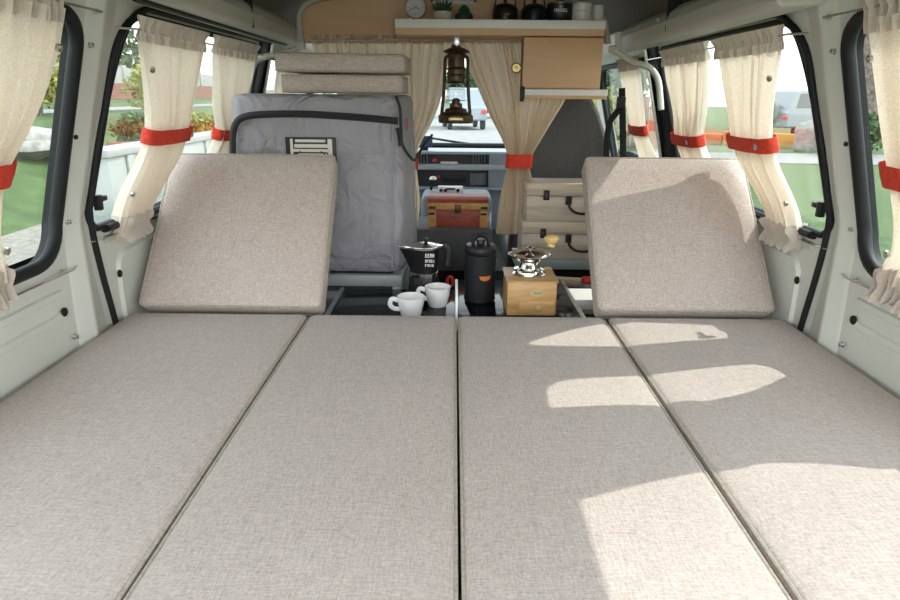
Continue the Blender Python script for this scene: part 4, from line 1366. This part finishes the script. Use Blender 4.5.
MB().bb((qa.x, YD + 0.018, qa.z), (qb.x, YD + 0.0295, qb.z), 0.003).build('ashtray_panel', 'console_grey', da)
qa, qb = P(442, 182, YD + 0.02), P(466, 175, YD + 0.02)
MB().bb((qa.x, YD + 0.020, qa.z), (qb.x, YD + 0.0295, qb.z), 0.002).build('control_panel', 'black_plastic', da)
dv = thing('phone_holder', 'small dark blue screen on a holder standing on the dashboard', 'screen', (P(425, 150, 3.5).x, 3.5, dzs[0] + 0.001))
qa, qb = P(417, 147, 3.5), P(432.5, 136, 3.5)
MB().bb((qa.x, 3.495, qa.z), (qb.x, 3.510, qb.z), 0.003).build('screen_body', 'black_plastic', dv)
MB().bb((qa.x + 0.004, 3.4935, qa.z + 0.004), (qb.x - 0.004, 3.4948, qb.z - 0.004)).build('display', 'screen', dv, smooth=False)
MB().bb(((qa.x + qb.x) / 2 - 0.018, 3.490, dzs[0] + 0.001), ((qa.x + qb.x) / 2 + 0.018, 3.53, qa.z - 0.0005), 0.003).build('holder_foot', 'black_plastic', dv)

# passenger seat
ySt = 2.86
so = [(508, 262), (512, 215), (524, 175), (541, 130), (552, 108), (560, 98), (570, 94), (584, 94), (593, 99), (600, 112), (609, 142), (614, 165), (617, 215), (618, 262)]
seat = thing('passenger_seat', 'dark grey high-backed front seat behind the right partition curtain', 'seat', (0.5, 2.95, 0))
sp = [P(a, b, ySt) for a, b in so]
MB().prism(sp, lambda p: p, lambda p: p + V((0, 0.11, -0.004))).build('seat_back', 'dark_grey', seat, smooth=True, bevel=0.02, seg=3)
sxl, sxr = sp[0].x, sp[-1].x
MB().bb((sxl, 2.985, 0.20), (sxr, 3.40, sp[0].z + 0.04), 0.03, 3).build('seat_base', 'dark_grey', seat)
MB().bb((sxl + 0.03, 2.88, 0.001), (sxr - 0.03, 3.36, 0.199), 0.01).build('seat_mount', 'black_matte', seat)
sb = thing('seat_belt', 'black seat belt hanging beside the right cab door', 'seat belt', P(620, 165, 2.75))
MB().tube(smooth_path([P(606, 175, 2.70), P(607, 140, 2.70), P(610, 122, 2.69), P(617, 112, 2.68), P(621, 104, 2.68)], 5), 0.012, seg=8, flat=0.25, up=(0, 1, 0)).build('belt_loop', 'black_matte', sb)
MB().tube([P(622, 88, 2.68), P(623, 140, 2.68), P(624, 230, 2.68)], 0.013, seg=8, flat=0.3, up=(0, 1, 0)).build('belt_strap', 'black_matte', sb)
MB().box(P(621, 103, 2.672), (0.035, 0.02, 0.05), 0.006).build('belt_anchor', 'black_plastic', sb)

# grab pipes on the door pillars
for s, pts, lab in ((1, [(613, 49), (626, 58), (634, 63), (644, 65), (652, 70), (658, 80), (660, 95), (661, 110)], 'bent pale grab pipe on the right door pillar'), (-1, [(301, 46), (290, 52), (277, 55), (265, 57), (256, 61), (252, 70), (249, 84), (247, 97)], 'bent pale grab pipe on the left door pillar behind the bag')):
    path = smooth_path([P(a, b, 2.40 - 0.012 * i) for i, (a, b) in enumerate(pts)], 5)
    gp = thing('grab_pipe', lab, 'grab handle', path[-1], group='bent grab pipes')
    MB().tube(path, 0.0105, seg=10).build('pipe', 'pipe', gp)
    MB().box(path[0], (0.03, 0.03, 0.022), 0.004).build('end_bracket', 'pipe', gp)
# pillar beside the cab: dark seal faces and a steel strip
for s in (-1, 1):
    mb = MB()
    mb.grid([[W(s, y, z_, o_) for y, o_ in ((2.405, -0.001), (2.412, 0.012), (2.50, 0.012), (2.512, -0.001))] for z_ in (0.2, 0.68, 0.9, 1.17)])
    mb.build('door_pillar', 'rubber', wall_left if s < 0 else wall_right, angle=60)
    MB().tube([W(s, 2.505, z_, 0.016) for z_ in (0.2, 0.68, 1.17)], 0.008, seg=8).build('steel_strip', 'steel', wall_left if s < 0 else wall_right)

# ---------------------------------------------------------------- outside
def terr(x, y):
    d = -x
    if d < 4.6:
        return -0.60
    if d < 8.5:
        t = (d - 4.6) / 3.9
        return -0.60 + 1.0 * t * t * (3 - 2 * t)
    return 0.40 + 0.05 * (d - 8.5)


mb = MB()
gxs = [-60, -40, -30, -22, -17, -14, -12, -10, -9, -8.5, -8, -7.5, -7, -6.5, -6, -5.5, -5, -4.6, -4, -2, 0, 4, 10, 20, 40, 60]
gys = [-25, -10, 0, 5, 10, 15, 20, 30, 50, 80, 120]
mb.grid([[V((x, y, terr(x, y))) for x in gxs] for y in gys])
struct(mb.build('ground', 'grass'), 'green lawn around the van', 'lawn')


def strip(name, m, label, pts_l, pts_r, dz=0.015):
    o = MB().grid([[V((a[0], a[1], terr(a[0], a[1]) + dz)), V(((a[0] + b[0]) / 2, (a[1] + b[1]) / 2, terr((a[0] + b[0]) / 2, 0) + dz)), V((b[0], b[1], terr(b[0], b[1]) + dz))] for a, b in zip(pts_l, pts_r)]).build(name, m)
    o['kind'] = 'structure'
    o['label'] = label
    o['category'] = 'ground'
    return o


strip('driveway', 'concrete', 'pale concrete drive in front of the van', [(-4.4, 5.2), (-4.4, 30), (-12, 60), (-25, 110)], [(4.2, 5.2), (6.0, 30), (7.5, 60), (9, 110)])
strip('gravel_border', 'gravel', 'pale gravel border along the left side of the van', [(-5.0, -10), (-5.0, 4), (-5.05, 8.6)], [(-3.4, -10), (-3.4, 4), (-3.4, 8.6)])
strip('path', 'concrete', 'pale path crossing the right lawn', [(4.4, 17.0), (14, 16.4), (40, 15.0)], [(4.4, 20.2), (14, 19.6), (40, 18.0)])
strip('garden_path', 'concrete', 'pale garden path before the brick wall', [(-10.9, 4), (-10.9, 30)], [(-9.9, 4), (-9.9, 30)])

# boundary wall left
bw = thing('boundary_wall', 'white-topped red brick boundary wall across the left garden', 'wall', (-14.6, 18, terr(-14.6, 0)))
zt0 = terr(-14.6, 0)
MB().bb((-14.75, 2, zt0 - 0.1), (-14.45, 42, zt0 + 0.65)).build('brick_base', 'brick', bw, smooth=False)
MB().bb((-14.70, 2, zt0 + 0.651), (-14.50, 42, zt0 + 1.30)).build('white_panel', 'white_wall', bw, smooth=False)
for k in range(14):
    y = 3 + k * 3
    MB().bb((-14.78, y - 0.15, zt0 + 0.652), (-14.42, y + 0.15, zt0 + 1.40), 0.01).build('pier', 'white_wall', bw)


def foliage(parent, name, c, rad, n, size, m, seed):
    r = random.Random(seed)
    mb = MB()
    c = V(c)
    for _ in range(n):
        while True:
            p = V((r.uniform(-1, 1), r.uniform(-1, 1), r.uniform(-1, 1)))
            if 0.25 < p.length < 1:
                break
        lump = 0.82 + 0.18 * math.sin(5 * p.x + seed) * math.cos(4 * p.y + 3 * p.z)
        p = V((p.x * rad[0], p.y * rad[1], p.z * rad[2])) * lump + c
        q = Quaternion((r.gauss(0, 1), r.gauss(0, 1), r.gauss(0, 1), r.gauss(0, 1))).normalized()
        s = size * r.uniform(0.6, 1.3)
        vs = [p + q @ V(a) * s for a in ((-0.5, 0, 0), (0, -0.28, 0.06), (0.5, 0, 0), (0, 0.28, 0.06))]
        mb.bm.faces.new([mb.bm.verts.new(v) for v in vs])
    return mb.build(name, m, parent, smooth=False, fixn=False)


def bush(name, label, x, y, rad, n, size, m, seed, trunk=0.0, group=None, cat='bush', z=None):
    z = terr(x, y) if z is None else z
    o = thing(name, label, cat, (x, y, z), group=group)
    hz_ = trunk + rad[2] * 0.92
    foliage(o, 'foliage', (x, y, z + hz_), rad, n, size, m, seed)
    MB().tube([V((x, y, z - 0.05)), V((x + 0.05, y, z + hz_ * 0.5)), V((x, y + 0.04, z + hz_))], [0.05 + trunk * 0.04, 0.04 + trunk * 0.03, 0.02], seg=8).build('trunk', 'bark', o)
    return o


# planted bed, left
bush('flowering_shrub', 'yellow-green shrub seen in the gap of the left rear window', -9.6, 15.6, (0.95, 1.1, 1.15), 1500, 0.16, 'leaf_yellow', 1)
bush('garden_shrub', 'yellow-green shrub seen between the two curtains of the left middle window', -8.6, 19.5, (0.9, 1.2, 0.8), 1200, 0.16, 'leaf_yellow', 2)
for k, (x, y, h, sd, lab) in enumerate(((-21.5, 17, 3.4, 4, 'tall green tree beyond the wall, nearest the left rear window'), (-21.0, 25, 3.0, 5, 'dark tree beyond the boundary wall, behind the pillar side curtain'), (-21.2, 33, 3.1, 6, 'green tree beyond the far stretch of the boundary wall'), (-22, 41, 3.6, 7, 'large tree farthest along the boundary wall'))):
    bush('garden_tree', lab, x, y, (2.2, 3.2, h), 2200, 0.42, ('leaf_green', 'leaf_dark')[k % 2], sd, trunk=0.6, group='trees beyond the boundary wall', cat='tree')
hd = thing('garden_hedge', 'tall grey-green hedge standing behind the boundary wall on the left', 'hedge', (-16.6, 22, terr(-16.6, 0)))
foliage(hd, 'foliage', (-16.8, 24, terr(-16.8, 0) + 1.6), (1.0, 21, 2.4), 6500, 0.42, 'leaf_dark', 77)
MB().tube([V((-16.8, y, terr(-16.8, 0) + 0.3)) for y in (6, 24, 42)], 0.12, seg=8).build('stem', 'bark', hd)
for k, (px, py, a_, lab) in enumerate(((136, 133, 12.6, 'terracotta trough with green plants left of the pillar side curtain'), (205, 131, 15.6, 'terracotta trough with yellow-green plants between the left curtains'))):
    p = P(px, py, a_)
    z0_ = terr(p.x, p.y)
    o = thing('planter', lab, 'planter', (p.x, p.y, z0_), group='terracotta planters')
    MB().bb((p.x - 0.30, p.y - 0.45, z0_), (p.x + 0.30, p.y + 0.45, z0_ + 0.34), 0.03).build('trough', 'terracotta', o)
    MB().bb((p.x - 0.34, p.y - 0.49, z0_ + 0.3405), (p.x + 0.34, p.y + 0.49, z0_ + 0.42), 0.02).build('trough_rim', 'terracotta', o)
    foliage(o, 'foliage', (p.x, p.y, z0_ + 0.66), (0.45, 0.6, 0.34), 420, 0.15, ('leaf_green', 'leaf_yellow')[k], 20 + k)


def rock(x, y, r, label, seed):
    rn = random.Random(seed)
    bm = bmesh.new()
    bmesh.ops.create_icosphere(bm, subdivisions=3, radius=1)
    for v in bm.verts:
        k = 1 + 0.18 * math.sin(3.1 * v.co.x + seed) * math.cos(2.7 * v.co.y) + 0.1 * math.sin(7 * v.co.z + seed)
        v.co = V((v.co.x * r[0], v.co.y * r[1], v.co.z * r[2])) * k + V((x, y, terr(x, y) + r[2] * 0.7))
    mb = MB(); mb.bm.free(); mb.bm = bm
    return tag(mb.build('boulder', 'stone'), label, 'rock')


p = P(30, 152, 10.6)
rock(p.x, p.y, (0.55, 0.45, 0.28), 'pale boulder on the lawn behind the left rear curtain', 3)
p = P(806, 138, 20.9)
rock(p.x, p.y, (0.32, 0.32, 0.62), 'grey boulder at the end of the yellow barrier on the right lawn', 5)


# vehicles
def vehicle(label, paint, loc, rz, prof, glass, width, wheels, cat='car', wr=0.33, extra=None):
    o = thing('car', label, cat, loc, (0, 0, rz))
    hw = width / 2
    MB().prism(prof, lambda p: V((-hw, p[0], p[1])), lambda p: V((hw, p[0], p[1]))).build('body', paint, o, smooth=False, world=False, bevel=0.07, seg=3)
    for s in (-1, 1):
        for g in glass:
            MB().prism(g, lambda p: V((s * (hw + 0.004), p[0], p[1])), lambda p: V((s * (hw - 0.02), p[0], p[1]))).build('side_glass', 'car_glass', o, smooth=False, world=False)
        for wy in wheels:
            w_ = MB().lathe([(0.001, -0.1), (wr * 0.9, -0.1), (wr, -0.07), (wr, 0.07), (wr * 0.9, 0.1), (wr * 0.62, 0.1)], V((s * (hw - 0.08), wy, wr)), 28, Matrix.Rotation(s * PI / 2, 3, 'Y'), cap=False).build('wheel', 'rubber', o, world=False)
            MB().lathe([(wr * 0.61, 0.09), (wr * 0.3, 0.105), (0.001, 0.11)], V((s * (hw - 0.08), wy, wr)), 20, Matrix.Rotation(s * PI / 2, 3, 'Y')).build('hubcap', 'alu', w_, world=False)
    y0 = min(p[0] for p in prof)
    for s in (-1, 1):
        MB().box((s * (hw - 0.15), y0 - 0.005, 0.85), (0.22, 0.05, 0.16), 0.02).build('tail_light', 'red_plastic', o, world=False)
    return o


suv = [(0, 0.45), (0.02, 1.0), (0.12, 1.15), (0.35, 1.85), (0.6, 1.92), (2.5, 1.88), (3.1, 1.2), (4.2, 1.08), (4.4, 0.8), (4.4, 0.40)]
sg = [[(0.42, 1.2), (0.55, 1.75), (1.35, 1.78), (1.35, 1.2)], [(1.45, 1.2), (1.45, 1.78), (2.42, 1.74), (2.85, 1.22)]]
p = P(752, 118, 29.0)
v1 = vehicle('silver car parked beyond the yellow barrier, seen through the right middle window', 'car_silver', (p.x, p.y - 1.5, -0.6), math.radians(-62), suv, sg, 1.75, (0.85, 3.5))
MB().lathe([(0.001, 0.0), (0.40, 0.0), (0.42, 0.03), (0.42, 0.16), (0.36, 0.19), (0.001, 0.19)], V((0.1, -0.03, 1.05)), 32, Mx, cap=False).build('spare_wheel_cover', 'console_grey', v1, world=False)
v2 = vehicle('pale blue-grey car parked ahead of the windscreen behind the lantern', 'car_silver', (P(468, 110, 33).x, 31.5, -0.6), math.radians(6), suv, sg, 1.75, (0.85, 3.5))
lw_ = thing('garden_wall', 'low pale garden wall with a red strip beside the left middle window', 'wall', (-2.80, 7.4, -0.6))
MB().bb((-2.88, 5.12, -0.62), (-2.70, 9.8, 0.50), 0.01).build('wall_body', 'car_white', lw_)
MB().bb((-2.91, 5.08, 0.501), (-2.67, 9.85, 0.565), 0.015).build('coping', 'white_wall', lw_)
for yy in (5.45, 6.3, 7.2, 8.1, 9.0):
    MB().bb((-2.6995, yy - 0.05, -0.60), (-2.675, yy + 0.05, 0.50), 0.008).build('rib', 'car_white', lw_)
MB().bb((-2.6995, 5.60, 0.16), (-2.68, 5.95, 0.215), 0.004).build('red_strip', 'orange_paint', lw_)

# yellow barrier, trees and bushes on the right
ba, bb_ = P(701, 131, 24.0), P(800, 131, 21.8)
br_ = thing('low_barrier', 'low yellow and orange barrier lying across the right lawn', 'barrier', ((ba.x + bb_.x) / 2, (ba.y + bb_.y) / 2, -0.6))
dv_ = (bb_ - ba); dv_.z = 0
ang = math.atan2(dv_.y, dv_.x)
mid = (ba + bb_) / 2
ln = dv_.length
mb = MB()
M3 = Matrix.Rotation(ang, 3, 'Z')
mb.box((mid.x + dv_.x * 0.12, mid.y + dv_.y * 0.12, -0.6 + 0.24), (ln * 0.72, 0.25, 0.46), 0.05, rot=M3)
mb.build('barrier_body', 'yellow_paint', br_)
c_ = ba + dv_ * 0.13
mb = MB()
mb.box((c_.x, c_.y, -0.6 + 0.19), (ln * 0.235, 0.22, 0.36), 0.05, rot=M3)
mb.build('barrier_end', 'orange_paint', br_)

p = P(857, 70, 19)
p = P(858, 110, 21)
tr = thing('garden_tree', 'old tree with rough bark seen beside the right rear curtain', 'tree', (p.x, 21, -0.6))
MB().tube([V((p.x, 21, -0.65)), V((p.x + 0.1, 21, 1.2)), V((p.x, 21, 4.0))], [0.60, 0.48, 0.42], seg=16).build('trunk', 'bark', tr)
foliage(tr, 'foliage', (p.x, 21, 6.2), (2.6, 2.6, 2.2), 1800, 0.4, 'leaf_green', 31)
p = P(866, 100, 19.3)
bush('garden_shrub', 'dark green shrub at the foot of the rough-barked tree', p.x, 19.3, (0.9, 0.7, 0.7), 1300, 0.16, 'leaf_green', 32)
p = P(606, 88, 17)
bush('flowering_shrub', 'bright yellow-green bush beyond the right cab window', p.x, 17.0, (0.8, 0.8, 1.05), 1400, 0.16, 'leaf_yellow', 33)
fn = thing('wooden_fence', 'brown board fence beyond the right cab window', 'fence', (6, 22, -0.6))
for k in range(8):
    MB().bb((3.6 + k * 0.55, 22.0, -0.6), (3.6 + k * 0.55 + 0.50, 22.05, 1.0), 0.01).build('fence_board', 'fence_wood', fn)
for z_ in (-0.2, 0.6):
    MB().bb((3.6, 22.055, z_), (8.0, 22.10, z_ + 0.09)).build('fence_rail', 'fence_wood', fn, smooth=False)
for k, (x, y, h, sd, lab) in enumerate(((-7, 52, 2.0, 41, 'dark tree ahead of the windscreen, left of the lantern'), (2.2, 50, 1.9, 42, 'dark tree straight ahead of the windscreen behind the lantern'), (10, 47, 2.2, 43, 'green tree beyond the brown fence'))):
    bush('roadside_tree', lab, x, y, (4.0, 3.0, h), 2000, 0.6, ('leaf_dark', 'leaf_dark', 'leaf_green')[k], sd, trunk=0.4, group='trees ahead of the windscreen', cat='tree')

# ---------------------------------------------------------------- light
wd = bpy.data.worlds.new('world')
SC.world = wd
wd.use_nodes = True
nt = wd.node_tree
bg = nt.nodes['Background']
tc = nt.nodes.new('ShaderNodeTexCoord')
sep = nt.nodes.new('ShaderNodeSeparateXYZ')
nt.links.new(tc.outputs['Generated'], sep.inputs[0])
rmp = nt.nodes.new('ShaderNodeValToRGB')
rmp.color_ramp.elements[0].position = 0.0
rmp.color_ramp.elements[0].color = (1.0, 0.985, 0.955, 1)
rmp.color_ramp.elements[1].position = 0.7
rmp.color_ramp.elements[1].color = (0.80, 0.90, 1.0, 1)
nt.links.new(sep.outputs['Z'], rmp.inputs['Fac'])
nt.links.new(rmp.outputs['Color'], bg.inputs['Color'])
# sky behind the van made brighter than ahead, added fill for the interior
mrs = nt.nodes.new('ShaderNodeMapRange')
mrs.inputs['From Min'].default_value = -1.0
mrs.inputs['From Max'].default_value = 1.0
mrs.inputs['To Min'].default_value = 3.6
mrs.inputs['To Max'].default_value = 1.8
nt.links.new(sep.outputs['Y'], mrs.inputs['Value'])
nt.links.new(mrs.outputs[0], bg.inputs['Strength'])

sd_ = V((-0.88, -0.26, -1.0)).normalized()
sl = bpy.data.lights.new('sun', 'SUN')
sl.energy = 3.0
sl.angle = math.radians(0.6)
sl.color = (1.0, 0.96, 0.90)
so_ = bpy.data.objects.new('sun', sl)
COL.objects.link(so_)
so_.rotation_euler = sd_.to_track_quat('-Z', 'Y').to_euler()
so_.location = (5, 3, 8)

SC.view_settings.view_transform = 'Standard'
SC.view_settings.look = 'None'
SC.view_settings.gamma = 1.0
SC.view_settings.use_curve_mapping = False
SC.view_settings.exposure = 0.60
SC.cycles.max_bounces = 10
SC.cycles.diffuse_bounces = 6
SC.cycles.transparent_max_bounces = 16
SC.cycles.use_denoising = True
SC.cycles.sample_clamp_indirect = 8.0
